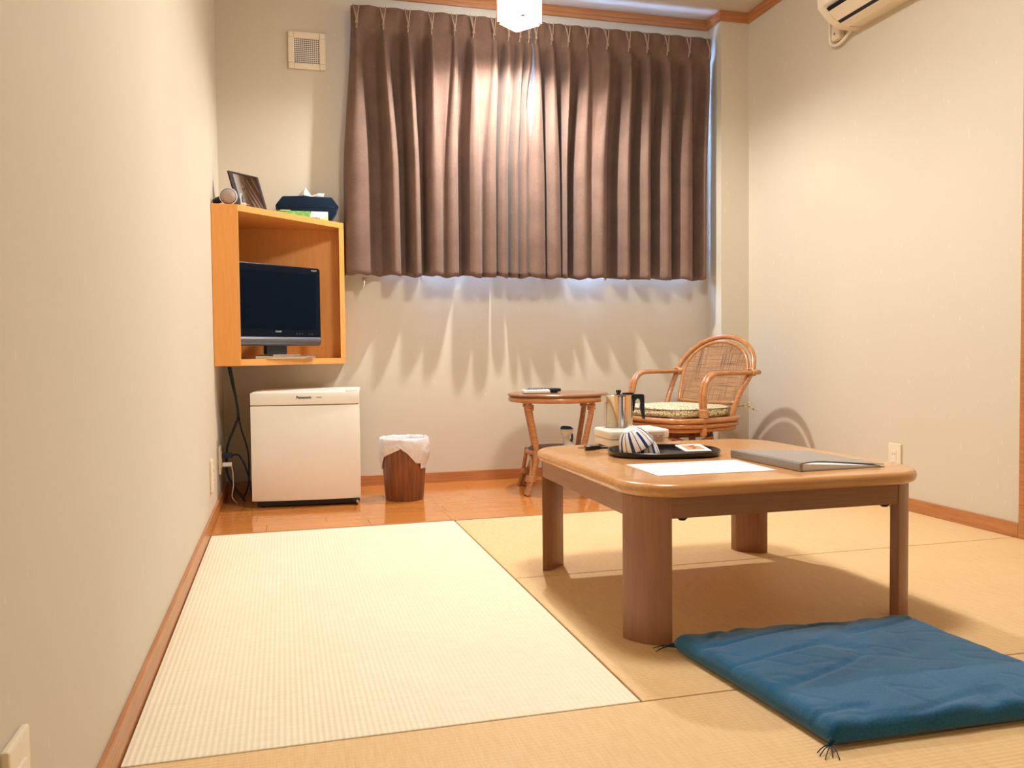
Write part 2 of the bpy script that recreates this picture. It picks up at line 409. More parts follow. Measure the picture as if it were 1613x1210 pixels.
# window behind the curtain
win = D.objects.new('window_1', None); C.objects.link(win); win.location = (WX0, YB, WZ0); win['kind'] = 'structure'
ww, wh = WX1-WX0, WZ1-WZ0
def wpart(n, lo, hi, m='alu', bev=.002, par=None): return obj(n, bbox(lo, hi, bev), m, par or win)
wpart('frame_side', (0, .03, 0), (.03, .11, wh)); wpart('frame_side', (ww-.03, .03, 0), (ww, .11, wh))
wpart('frame_head', (.03, .03, wh-.03), (ww-.03, .11, wh)); wpart('frame_sill', (.03, .03, 0), (ww-.03, .11, .03))
wpart('window_board', (0, -.004, -.014), (ww, .03, 0), 'trimx')
for k, (a, b, y) in enumerate(((.03, ww/2+.02, .045), (ww/2-.02, ww-.03, .08))):
    bm = bmesh.new()
    for lo, hi in (((a, y, .03), (a+.035, y+.02, wh-.03)), ((b-.035, y, .03), (b, y+.02, wh-.03)), ((a+.035, y, .03), (b-.035, y+.02, .07)), ((a+.035, y, wh-.07), (b-.035, y+.02, wh-.03))): bbox(lo, hi, bm=bm)
    s_ = obj('sash', bm, 'alu', win)
    obj('pane', bbox((a+.035, y+.008, .07), (b-.035, y+.012, wh-.07)), 'glass', s_)
# doorway casing and door on the right-hand wall
dr = D.objects.new('door_1', None); C.objects.link(dr); dr.location = (W, DY0, 0); dr['kind'] = 'structure'
dw = DY1-DY0
obj('door_jamb', bbox((-.012, dw-.012, -.059), (.1, dw+.033, DZ+.035), .002), 'trim', dr)
obj('door_jamb', bbox((-.012, -.033, -.059), (.1, .012, DZ+.035), .002), 'trim', dr)
obj('door_head', bbox((-.012, .012, DZ-.012), (.1, dw-.012, DZ+.035), .002), 'trimy', dr)
dp = obj('door_leaf', bbox((.03, .012, -.058), (.065, dw-.012, DZ-.012), .002), 'doorpanel', dr)
obj('door_pull', lathe([(0, 0), (.022, 0), (.025, .003), (.02, .005), (.018, .002), (0, .002)], 20), 'brownshell', dp)
LAST[0].location = (.0295, .08, .95); LAST[0].rotation_euler = (0, -PI/2, 0)

# ------------------------------------------------------------------ lamps
t = thing('ceiling_lamp', 'round white ceiling lamp over the low table', 'lamp', (1.25, 2.08, H-.20))
obj('lamp_base', lathe([(0, .20), (.10, .20), (.10, .17), (.06, .15), (.06, .10), (.20, .09), (.205, .06), (0, .06)], 40), 'white', t, True)
obj('diffuser', lathe([(.205, .06), (.212, .03), (.20, .008), (.16, 0), (0, -.002)], 40), 'main_lamp', t, True)
t = thing('pendant_lamp', 'square white lantern with thin wooden edges hanging in front of the curtain', 'lamp', (1.305, 3.63, 2.087), math.radians(38))
a = .071; hh = .17; LZ = 2.087
for k in range(4):
    p = obj('shade_panel', bbox((-a+.003, -a+.001, .004), (a-.003, -a+.004, hh-.004)), 'pend', t); p.rotation_euler = (0, 0, k*PI/2)
obj('bulb_plate', bbox((-a+.004, -a+.004, .026), (a-.004, a-.004, .029)), 'pend', t)
obj('bulb_lens', lathe([(0, .016), (.024, .0165), (.028, .019), (.028, .0262), (0, .0262)], 28), 'pendb', t, False)
for k in range(4):
    p = obj('frame_post', bbox((-a-.0015, -a-.0015, 0), (-a+.0025, -a+.0025, hh), .0005, 1), 'trim', t); p.rotation_euler = (0, 0, k*PI/2)
    for z in (-.002, hh-.003):
        p = obj('frame_rail', bbox((-a+.0025, -a-.001, z), (a-.0025, -a+.0025, z+.004), .0005, 1), 'trim', t); p.rotation_euler = (0, 0, k*PI/2)
    p = obj('corner_block', prism([(-a+.0025, -a+.0025), (-a+.016, -a+.0025), (-a+.0025, -a+.016)], -.003, .001), 'trim', t); p.rotation_euler = (0, 0, k*PI/2)
obj('lamp_top', bbox((-a, -a, hh), (a, a, hh+.008), .001), 'trim', t)
obj('cord', tube([(0, 0, hh+.008), (0, 0, H-LZ-.02)], .004, 8), 'white', t)
obj('ceiling_cap', lathe([(0, H-LZ), (.04, H-LZ), (.035, H-LZ-.02), (0, H-LZ-.025)], 24), 'white', t, True)

# ------------------------------------------------------------------ curtains
PLEAT = [.624, .746, .86, .971, 1.08, 1.171, 1.271, 1.343, 1.4, 1.445, 1.48, 1.56, 1.645, 1.744, 1.848, 1.963, 2.062, 2.173, 2.293, 2.408]
HEM = [(.542, .672), (.76, .807), (.864, .903), (.945, 1.005), (1.02, 1.082), (1.131, 1.19), (1.205, 1.262), (1.274, 1.325), (1.341, 1.373), (1.382, 1.424),
       (1.426, 1.511), (1.527, 1.593), (1.606, 1.625), (1.672, 1.742), (1.762, 1.825), (1.91, 1.951), (2.017, 2.062), (2.121, 2.177), (2.227, 2.302), (2.359, 2.399)]
PLEAT = [.2706+(x-.2706)*1.0145 for x in PLEAT]
HEM = [(max(.566, .2706+(a_-.2706)*1.0127), .2706+(b_-.2706)*1.0127) for a_, b_ in HEM]
SHALLOW = {3: .25, 5: .3, 7: .6, 8: .55, 13: .25}     # valley after ridge i is this deep
CZ0, CZP, CZ1 = 1.008, 2.165, 2.262
HY = 4.036          # the heading hangs here
def smooth(t): t = max(0, min(1, t)); return t*t*(3-2*t)
def curtain(name, i0, i1, xa_top, xb_top, xa_bot, xb_bot, label):
    root = thing(name, label, 'curtain', ((xa_bot+xb_bot)/2, HY, CZ0), 0, None)
    off = Vector(root.location)
    ncol = None; rowsv = []; bm = bmesh.new(); NZ = 46
    rnd = random.Random(i0+3); jit = [rnd.uniform(-.012, .012) for _ in range(30)]
    for k in range(NZ+1):
        z = CZ0 + (CZP-CZ0)*k/NZ
        s = (CZP-z)/(CZP-CZ0)                  # 0 at pleats, 1 at hem
        e = smooth(s/.6); fl = .45*smooth(s/.035)+.30*smooth(s/.16)+.25*smooth(s/.7)
        pts = []
        def X(top, bot): return top + (bot-top)*(.25*s+.75*e)
        FY = HY-.004 - .055*fl; VY = HY + .004 + .052*fl
        def add(x, y): pts.append((x, y, z))
        add(X(xa_top, xa_bot), HY+.02+(.055*fl if i0 == 0 else 0))
        for i in range(i0, i1):
            p = PLEAT[i]; l, r = HEM[i]; j = jit[i-i0]
            wl = X(p-.012, l); wr = X(p+.012, r); wd = wr-wl
            fy = FY + j*fl
            if i in (0, 19): fy += .050*fl
            add(wl, fy+.022*fl+.002); add(wl+.18*wd, fy+.003); add(wl+.5*wd, fy-.006*fl-.002); add(wl+.82*wd, fy+.002); add(wr+.002*fl, fy+.018*fl+.002)
            if i < i1-1:
                nl = X(PLEAT[i+1]-.012, HEM[i+1][0]); g = nl-wr
                dpt = SHALLOW.get(i, 1.0)
                vy = fy + (VY-fy)*(dpt if fl > 0 else 1)
                add(wr+.28*g, vy-.006*fl*dpt); add(wr+.55*g, vy); add(wr+.78*g, vy-.010*fl*dpt)
        add(X(xb_top, xb_bot), HY+.02+.055*fl if i1 == 20 else FY+.01)
        gp = .5-.5*math.cos(2*PI*max(0, min(1, (s-.05)/.42)))
        if i1 == 10: pts = [(x-.020*gp*smooth((x-1.395)/.07), y, z) for x, y, z in pts]
        else: pts = [(x+.014*gp*smooth((1.535-x)/.08), y, z) for x, y, z in pts]
        # gentle sag of the hem
        if k < 4:
            pts = [(x, y, z + (1-k/4)*(.007-.012*smooth((HY+.02-y)/.08) + .007*math.sin(x*61+1.3)*math.sin(x*23))) for x, y, z in pts]
        sm = cat_rom(pts, 4)
        rowsv.append([bm.verts.new(p-off) for p in sm])
    # header tape: flatter cloth above the pinches
    for k in range(1, 6):
        f = k/5; z = CZP+(CZ1-CZP)*f; pts = [(xa_top, HY+.015, z)]
        for i in range(i0, i1):
            p = PLEAT[i]; q = .012
            for dx, dy in ((-q, HY+.001), (-.6*q, HY-.001), (0, HY-.002), (.6*q, HY-.001), (q, HY+.001)): pts.append((p+dx, dy, z))
            if i < i1-1:
                g = PLEAT[i+1]-p-2*q
                for h, d in ((.28, .004), (.55, .001), (.78, .004)): pts.append((p+q+h*g, HY+.006-(.020*f)*math.sin(PI*h), z))
        pts.append((xb_top, HY+.015 if i1 == 20 else HY, z))
        rowsv.append([bm.verts.new(p-off) for p in cat_rom(pts, 4)])
    for a_, b_ in zip(rowsv, rowsv[1:]):
        for q in range(len(a_)-1): bm.faces.new((a_[q], a_[q+1], b_[q+1], b_[q]))
    bl_ = bm.copy(); bl_.transform(Matrix.Translation((0, .0045, .004)))
    cl = obj('cloth', bm, 'curtain', root, True)
    obj('pleat_and_added_lining', bl_, 'bounce_backing', root, True)  # added reflecting layer behind the cloth, brightens the glow under the hem
    md = cl.modifiers.new('thickness', 'SOLIDIFY'); md.thickness = .0016; md.offset = 0
    # stitched hem line
    hem = bmesh.new(); row = rowsv  # noqa
    # pinch pleats: two folded fingers crossing below the hooks
    for i in range(i0, i1):
        b = bmesh.new(); p = PLEAT[i]
        for sx in (-1, 1):
            tube([(p+sx*.013, HY-.012, CZ1-.001), (p+sx*.008, HY-.020, CZ1-.034), (p+sx*.001, HY-.027, CZP+.026), (p-sx*.0045, HY-.025, CZP+.006)], [.0030, .0034], 7, bm=b, smooth_sub=3)
        tube([(p, HY-.004, CZ1-.006), (p, HY-.016, CZP+.04), (p, HY-.020, CZP+.010), (p, HY-.012, CZP-.012)], [.002, .004], 7, bm=b, smooth_sub=3)
        b.transform(Matrix.Translation(-off)); obj('pinch_pleat', b, 'pleat_and_added_lining', root, True)
    hem.free()
    return root
lc = curtain('curtain', 0, 10, .606, 1.480, .561, 1.452, 'brown pinch-pleat curtain half hanging beside the TV cabinet')
curtain('curtain', 10, 20, 1.482, 2.466, 1.436, 2.446, 'brown pinch-pleat curtain half hanging beside the wall pillar')
o_ = obj('weight_tab', bbox((-.012, -.002, -.012), (.012, .002, .004), .001, 1), 'curtain', lc); o_.location = Vector((.648, 4.03, CZ0-.012))-Vector(lc.location)
o_ = obj('weight_cord', tube([(0, 0, 0), (.002, 0, -.012), (-.002, 0, -.034)], .0022, 6, smooth_sub=4), 'white', lc, True); o_.location = Vector((.645, 4.03, CZ0-.022))-Vector(lc.location)
t = thing('curtain_rail', 'thin metal curtain rail behind the curtain heading', 'rail', (1.535, 4.085, 2.222))
obj('track', bbox((-.925, -.012, .01), (.925, .012, .028), .003), 'alu', t)
obj('light_stop_board', bbox((-.915, .012, .014), (.945, .0415, .026), .002), 'white', t)  # unseen filler added to stop daylight leaking over the curtain heading
for x in (-.85, -.3, .3, .85): obj('bracket', bbox((x-.012, .012, .002), (x+.012, .0418, .0138), .002), 'alu', t)
# ------------------------------------------------------------------ wall vent
t = thing('wall_vent', 'square beige wall vent with a fine grid grille above the TV cabinet', 'vent', (.406, YB, 2.06))
s = .085
g0 = .058
for x0, x1, z0, z1 in ((-s, -g0, -g0, g0), (g0, s, -g0, g0), (-g0, g0, g0, s), (-g0, g0, -s, -g0)):
    obj('frame_bar', bbox((x0, -.016, z0), (x1, 0, z1), .002), 'ivory', t)
for sx in (-1, 1):
    for sz in (-1, 1):
        obj('frame_corner', bbox((min(sx*g0, sx*s)+.0006, -.0175, min(sz*g0, sz*s)+.0006), (max(sx*g0, sx*s)-.0006, 0, max(sz*g0, sz*s)-.0006), .003), 'ivory', t)
bm = bmesh.new(); n = 13; cell = 2*g0/n
for i in range(n+1):
    c = -g0+i*cell
    bbox((c-.0015, -.010, -g0), (c+.0015, -.006, g0), bm=bm); bbox((-g0, -.0105, c-.0015), (g0, -.0065, c+.0015), bm=bm)
tag(obj('grille', bm, plain.__name__ and 'white', t), None, None, None, 'stuff')
obj('duct_back', bbox((-g0, -.003, -g0), (g0, -.001, g0)), 'black', t)
# ------------------------------------------------------------------ air conditioner
t = thing('air_conditioner', 'cream wall-mounted air conditioner with dark louver slots', 'air conditioner', (W, 2.73, 1.99))
prof = [(0, 0), (-.072, 0), (-.105, .008), (-.135, .026), (-.158, .046), (-.172, .061), (-.184, .073), (-.19, .12), (-.19, .22), (-.17, .265), (0, .27)]
def acslice(pr, y0, y1):
    bm = bmesh.new(); a = [bm.verts.new((x, y0, z)) for x, z in pr]; b = [bm.verts.new((x, y1, z)) for x, z in pr]
    bm.faces.new(a); bm.faces.new(b[::-1])
    for i in range(len(pr)): j = (i+1) % len(pr); bm.faces.new((a[i], b[i], b[j], a[j]))
    bmesh.ops.recalc_face_normals(bm, faces=bm.faces); return bm
o = obj('casing', acslice([(x*.97, z+.004 if z < .2 else z) for x, z in prof], -.40, .385), 'acw', t)
for y0, y1 in ((-.40, -.376), (.361, .40)): sharp(obj('end_cap', acslice(prof, y0, y1), 'acw', t), 30)
sharp(obj('front_panel', acslice([(-.176, .070), (-.186, .076), (-.192, .12), (-.192, .22), (-.172, .262), (-.16, .262)], -.375, .360), 'acw', t), 30)
def strip(name, p0, p1, off, m, y0=-.375, y1=.36):
    (x0, z0), (x1, z1) = p0, p1; d = Vector((x1-x0, 0, z1-z0)).normalized(); nrm = Vector((d.z, 0, -d.x))
    if nrm.z > 0: nrm = -nrm
    bm = bmesh.new()
    q = [Vector((x0, 0, z0)), Vector((x1, 0, z1))]
    vs = []
    for y in (y0, y1):
        for v in (q[0]+nrm*off, q[1]+nrm*off, q[1]-nrm*.01, q[0]-nrm*.01): vs.append(bm.verts.new((v.x, y, v.z)))
    for f in ((0, 1, 2, 3), (7, 6, 5, 4), (0, 4, 5, 1), (1, 5, 6, 2), (2, 6, 7, 3), (3, 7, 4, 0)): bm.faces.new([vs[i] for i in f])
    bmesh.ops.recalc_face_normals(bm, faces=bm.faces); return obj(name, bm, m, t)
strip('louver_slot', (-.176, .062), (-.165, .051), .0025, 'black', -.37, .352)
strip('louver', (-.165, .051), (-.122, .018), .006, 'acw', -.37, .352)
strip('louver_slot', (-.122, .018), (-.108, .009), .0025, 'black', -.37, .352)
strip('underside_lip', (-.108, .009), (-.07, -.001), .005, 'acw', -.37, .352)
p = obj('pipe_cover', bbox((-.035, .465, -.005), (0, .525, .12), .012, 3), 'acw', t)
obj('screw', lathe([(0, 0), (.005, 0), (.004, .003), (0, .003)], 10), 'slot', p); LAST[0].location = (-.0345, .495, .02); LAST[0].rotation_euler = (0, -PI/2, 0)
obj('drain_hose', tube([(-.022, .545, .10), (-.022, .545, .02), (-.022, .53, -.014), (-.022, .49, -.026), (-.022, .45, -.018), (-.022, .395, .006), (-.022, .35, .02)], .0065, 8, smooth_sub=5), 'acw', t, True)
# ------------------------------------------------------------------ wall outlets
def outlet(loc, rz, label, slots=True):
    t = thing('wall_outlet', label, 'outlet', loc, rz)
    obj('cover_plate', bbox((-.035, -.009, -.06), (.035, 0, .06), .003), 'ivory', t)
    ins = obj('socket_insert', bbox((-.0125, -.0115, -.034), (.0125, -.004, .034), .001), 'ivory_in', t)
    for z in (-.018, .018):
        for x in (-.0055, .0055): obj('socket_slot', bbox((x-.0012, -.0119, z-.004), (x+.0012, -.011, z+.004)), 'slot', ins)
    return t
outlet((W, 2.868, .198), -PI/2, 'ivory double wall outlet behind the low table')
outlet((0, 3.335, .19), PI/2, 'ivory wall outlet beside the floorboards, with nothing plugged in')
outlet((0, 3.77, .197), PI/2, 'ivory wall outlet behind the refrigerator with plugs in it')
outlet((0, .932, .200), PI/2, 'ivory wall plate above the baseboard opposite the blue cushion')
for o in list(D.objects):
    if o.name.startswith('wall_outlet') and o.location.x > 1: o.rotation_euler.z = -PI/2
# ------------------------------------------------------------------ TV cabinet
CY0, CB, CT = 3.62, .596, 1.252
t = thing('tv_cabinet', 'orange wooden corner cabinet hung on the walls, open front', 'cabinet', (.25, 3.92, CB))
o0 = Vector(t.location)
def loc_bm(bm): bm.transform(Matrix.Translation(-o0)); return bm
pent = [(.001, CY0), (.105, CY0), (.556, 4.04), (.556, 4.126), (.001, 4.126)]
pin = [(.001, CY0+.001), (.104, CY0+.001), (.555, 4.041), (.555, 4.126), (.001, 4.126)]
obj('top_board', loc_bm(prism(pin, CT-.026, CT, .001, 1)), 'cab', t)
obj('bottom_board', loc_bm(prism(pin, CB, CB+.026, .001, 1)), 'cab', t)
obj('side_panel', loc_bm(bbox((.001, CY0-.0005, CB-.0005), (.105, CY0+.02, CT+.0005), .0012)), 'cab', t)
obj('end_panel', loc_bm(prism([(.532, 4.018), (.556, 4.040), (.556, 4.126), (.532, 4.126)], CB+.026, CT-.026, .001, 1)), 'cab', t)
bk = obj('back_panel', loc_bm(bbox((.001, 4.112, CB+.026), (.532, 4.126, CT-.026))), 'cab', t)
for z in (CB+.075, CT-.085):
    c = obj('screw_cap', lathe([(0, 0), (.007, 0), (.006, .002), (0, .0025)], 16), 'cab', bk); c.location = Vector((.505, 4.112, z))-o0; c.rotation_euler = (PI/2, 0, 0)
# ------------------------------------------------------------------ television
ang = math.radians(38)
TW = .475
right = Vector((.441, 3.975)); ctr = right - Vector((math.cos(ang), math.sin(ang)))*TW/2
t = thing('television', 'flat black television with a grey speaker bar inside the orange cabinet', 'television', (ctr.x, ctr.y, CB+.0265), ang)
hw = TW/2; Z0 = CB+.0265
zb, zt = .679-Z0, 1.031-Z0
obj('housing', prism([(x, y) for x, y in rrect(-hw, zb+.03, hw, zt, .012, 4)], 0, .035, .003, 2), 'navyblk', t)
LAST[0].rotation_euler = (PI/2, 0, 0); LAST[0].location = (0, .035, 0)
b = obj('back_shell', bbox((-hw+.06, .034, zb+.06), (hw-.06, .062, zt-.05), .012, 3), 'black', t)
sc = obj('screen', bbox((-hw+.028, -.0012, zb+.072), (hw-.028, .0, zt-.03)), 'screen', t)
obj('speaker_bar', tube([(-hw+.006, .014, zb+.022), (hw-.006, .014, zb+.022)], .0225, 16), 'gunmetal', t, False)
sharp(LAST[0], 40)
obj('neck', bbox((-.055, .012, .012), (.055, .036, zb+.06), .004), 'black', t)
bs = obj('stand_base', prism([(-.16, -.052), (-.10, -.066), (.10, -.066), (.16, -.052), (.155, .065), (-.155, .065)], 0, .012, .003, 2), 'chrome', t)
obj('stand_hub', bbox((-.075, -.060, .010), (.075, .06, .020), .006, 3), 'chrome', bs)
text('brand_text', 'SHARP', .011, 'text_grey', t, (0, -.001, zb+.062), (PI/2, 0, 0))
text('range_text', 'AQUOS', .009, 'text_grey', t, (hw-.036, -.001, zt-.012), (PI/2, 0, 0))
for x in (.10, .115, .13, .17, .185): obj('indicator', bbox((x-.002, -.0008, zb+.052), (x+.002, .0, zb+.054)), 'text_grey', t)
# ------------------------------------------------------------------ refrigerator
t = thing('refrigerator', 'small white refrigerator standing on floorboards under the orange cabinet', 'refrigerator', (.356, 3.625, 0), math.radians(-5.5))
fw = .2225; fh = .482
body = obj('body', bbox((-fw+.004, .05, .028), (fw-.004, .455, fh-.008), .006), 'fridge', t)
obj('base', bbox((-fw+.015, .035, .004), (fw-.015, .45, .028)), 'black', t)
bm = bmesh.new()
def bowed(zlo, zhi, bow, inset=0):
    pl = [(-fw+inset, .048), (-fw+inset, .008)]+[(-fw+inset+(2*fw-2*inset)*i/16, .004-bow*math.sin(PI*i/16)) for i in range(1, 16)]+[(fw-inset, .008), (fw-inset, .048)]
    return prism(pl, zlo, zhi, .003, 2, 'rim')
d = sharp(obj('door', bowed(.030, fh-.055, .010), 'fridge', t), 30)
hd = sharp(obj('handle_band', bowed(fh-.051, fh, .014), 'fridge', t), 30)
sharp(obj('grip_recess', bowed(fh-.056, fh-.050, .004, .004), 'slot', t), 30)
obj('top_board', prism(rrect(-fw, .048, fw, .45, .012, 4), fh-.008, fh+.002, .003, 2, 'rim'), 'fridge', t)
hg = obj('hinge_cover', bbox((fw-.055, .012, fh), (fw-.006, .052, fh+.011), .005, 3), 'white', t)
text('brand_text', 'Panasonic', .0155, 'text_dark', hd, (-.004, -.0108, fh-.021), (PI/2, 0, 0))
obj('model_text', bbox((.048, -.0102, fh-.0225), (.068, -.0092, fh-.020)), 'print', hd)
ft = obj('hinge_foot', bbox((fw-.035, -.004, .016), (fw-.004, .03, .030), .003), 'black', t); obj('hinge_screw', lathe([(0, 0), (.006, 0), (.006, .004), (0, .004)], 12), 'chrome', ft)
LAST[0].location = (fw-.014, -.0005, .018); LAST[0].rotation_euler = (PI/2, 0, 0)
for x in (-fw+.04, fw-.04):
    for y in (.07, .42): obj('foot', lathe([(0, 0), (.014, 0), (.012, .012), (0, .012)], 14), 'black', t); LAST[0].location = (x, y, 0)
# cables behind it
t = tag(obj('television_cable', tube([(.045, 3.8, .590), (.059, 3.8, .517), (.073, 3.8, .448), (.079, 3.8, .38), (.065, 3.8, .335), (.036, 3.8, .262), (.030, 3.8, .218), (.030, 3.8, .136), (.062, 3.8, .066), (.088, 3.8, .03), (.10, 3.8, .008)], .0052, 8, smooth_sub=6), 'cable', None, True), 'dark cable hanging from the orange cabinet down to the floor', 'cable'); settle(t)
t = tag(obj('aerial_cable', tube([(.052, 3.815, .590), (.064, 3.815, .517), (.076, 3.815, .43), (.082, 3.815, .37), (.092, 3.815, .315), (.108, 3.815, .26), (.118, 3.815, .2), (.115, 3.82, .08), (.09, 3.85, .010)], .0035, 8, smooth_sub=6), 'cable', None, True), 'thinner dark cable hanging from the orange cabinet, bending behind the refrigerator', 'cable'); settle(t)
t = thing('power_cord', 'dark power cord plugged into the outlet behind the refrigerator', 'cord', (.03, 3.765, .215))
obj('plug', bbox((-.017, -.012, -.011), (.026, .012, .011), .004), 'cable', t)
obj('cord', tube([(.022, 0, 0), (.05, 0, -.002), (.075, .005, -.05), (.092, .01, -.12), (.10, .03, -.19), (.10, .09, -.208)], .004, 8, smooth_sub=6), 'cable', t, True)
t = thing('adapter_cord', 'white plug with a thin pale cord in the outlet behind the refrigerator', 'cord', (.03, 3.77, .176))
obj('plug', bbox((-.017, -.010, -.009), (.022, .010, .009), .003), 'white', t)
obj('cord', tube([(.018, 0, -.002), (.024, -.004, -.03), (.026, -.006, -.09), (.02, -.006, -.14), (.04, .02, -.173)], .002, 6, smooth_sub=5), 'white', t, True)
# ------------------------------------------------------------------ waste bin with its liner
BX, BY = .776, 3.695
t = thing('waste_bin', 'dark striped wooden waste bin lined with a white bag', 'bin', (BX, BY, 0))
obj('bin_body', lathe([(0, .0), (.081, 0), (.0835, .004), (.104, .268), (.106, .270), (.101, .270), (.079, .010), (0, .010)], 48), 'bin', t, False); sharp(LAST[0], 40)
def zlow(al):
    ks = [(-180, .17), (-130, .150), (-90, .125), (-75, .14), (-58, .192), (-35, .208), (-8, .232), (10, .208), (28, .168), (42, .165), (48, .150), (62, .150), (75, .165), (100, .16), (140, .18), (180, .17)]
    for (a0, z0), (a1, z1) in zip(ks, ks[1:]):
        if a0 <= al <= a1: return z0+(z1-z0)*(al-a0)/(a1-a0)
    return .17
bm = bmesh.new(); N = 96; rows_ = []
cdir = math.atan2(0-BY, CAM.x-BX)
rr = random.Random(4)
wob = [rr.uniform(-1, 1) for _ in range(N)]
prof_n = 14
cols = []
for i in range(N):
    al = -180+360*i/N; th = cdir + math.radians(al)
    zl = zlow(al)+.002*wob[i]; col = []
    crinkle = .5+.5*math.sin(i*1.7)*math.sin(i*.63)
    # inside, then over the rim, then down outside
    for z in (.14, .20, .25): col.append((.080+.0*z+(z-.14)*.12-.004*crinkle, z))
    col.append((.0985, .266)); col.append((.1035, .2745+.002*wob[i])); col.append((.1085, .270))
    for f in (.15, .35, .55, .75, .9, 1.0):
        z = .270+(zl-.270)*f; rb = .0835+(.104-.0835)*(z/.268)
        fl = (.004+.010*math.sin(f*PI)*abs(math.sin(math.radians(al)*1.0+.2)) + .003*crinkle*f)
        col.append((rb+fl, z))
    cols.append([bm.verts.new((r*math.cos(th), r*math.sin(th), z)) for r, z in col])
for i in range(N):
    a_, b_ = cols[i], cols[(i+1) % N]
    for j in range(len(a_)-1): bm.faces.new((a_[j], b_[j], b_[j+1], a_[j+1]))
bl = thing('bin_liner', 'white plastic bag folded over the rim of the dark wooden bin', 'plastic bag', (BX, BY, 0))
obj('bag_film', bm, 'bag', bl, True)
# twisted bag edge and the corner flap
def onbin(al, z, ex=.006):
    th = cdir+math.radians(al); rb = .0835+(.104-.0835)*(z/.268)+ex; return (rb*math.cos(th), rb*math.sin(th), z)
obj('bag_edge', tube([onbin(-32, .258), onbin(-8, .236), onbin(8, .213), onbin(26, .178), onbin(40, .168), onbin(52, .178), onbin(70, .196)], .0028, 6, smooth_sub=5), 'bag', bl, True)
obj('bag_edge', tube([onbin(14, .205), onbin(28, .212), onbin(44, .222), onbin(50, .212), onbin(54, .196), onbin(44, .178)], .0024, 6, smooth_sub=5), 'bag', bl, True)
bm = bmesh.new(); q = [onbin(42, .172, .009), onbin(62, .180, .009), onbin(64, .142, .008), onbin(43, .142, .008)]
v4 = [bm.verts.new(p) for p in q]+[bm.verts.new(Vector(p)*1.0+Vector((math.cos(cdir+.9), math.sin(cdir+.9), 0))*.0015) for p in q]
for f in ((3, 2, 1, 0), (4, 5, 6, 7), (0, 1, 5, 4), (1, 2, 6, 5), (2, 3, 7, 6), (3, 0, 4, 7)): bm.faces.new([v4[i] for i in f])
obj('bag_flap', bm, 'bag', bl)

# ------------------------------------------------------------------ low table
TX0, TX1, TY0, TY1, TZ = .978, 1.746, 1.628, 2.446, .355
tc = Vector(((TX0+TX1)/2, (TY0+TY1)/2, 0))
t = thing('low_table', 'low square wooden table with rounded top edge on the tan mat', 'table', tc)
hx, hy = (TX1-TX0)/2, (TY1-TY0)/2
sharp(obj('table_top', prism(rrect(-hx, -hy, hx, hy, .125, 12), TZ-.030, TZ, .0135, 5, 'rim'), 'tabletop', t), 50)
lx, ly = hx-.013, hy-.026; L = .082; e = .03; th_ = .03
R = math.hypot(L+e, e)
a0 = math.atan2(-e, -(L+e)); a1 = math.atan2(-(L+e), -e)
if a0 < 0: a0 += 2*PI
if a1 < 0: a1 += 2*PI
arc = [(L+e+R*math.cos(a0+(a1-a0)*i/12), L+e+R*math.sin(a0+(a1-a0)*i/12)) for i in range(13)]
legp = arc + [(L, th_), (th_, L)]
legme = None
for sx in (-1, 1):
    for sy in (-1, 1):
        pl = [(sx*(lx-x), sy*(ly-y)) for x, y in legp]
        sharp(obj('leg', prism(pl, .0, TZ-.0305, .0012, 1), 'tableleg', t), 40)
for sx in (-1, 1):
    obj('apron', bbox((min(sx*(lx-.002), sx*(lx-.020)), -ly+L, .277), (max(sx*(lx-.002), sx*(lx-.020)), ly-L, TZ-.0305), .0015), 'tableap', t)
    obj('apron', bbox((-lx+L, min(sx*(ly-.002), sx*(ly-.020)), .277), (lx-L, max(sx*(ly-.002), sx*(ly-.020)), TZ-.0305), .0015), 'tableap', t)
for x in (-lx+L+.03, lx-L-.03):
    obj('bolt', lathe([(0, -.006), (.007, -.006), (.011, -.002), (.011, 0), (0, 0)], 14), 'black', t); LAST[0].location = (x, -ly+.013, .277)
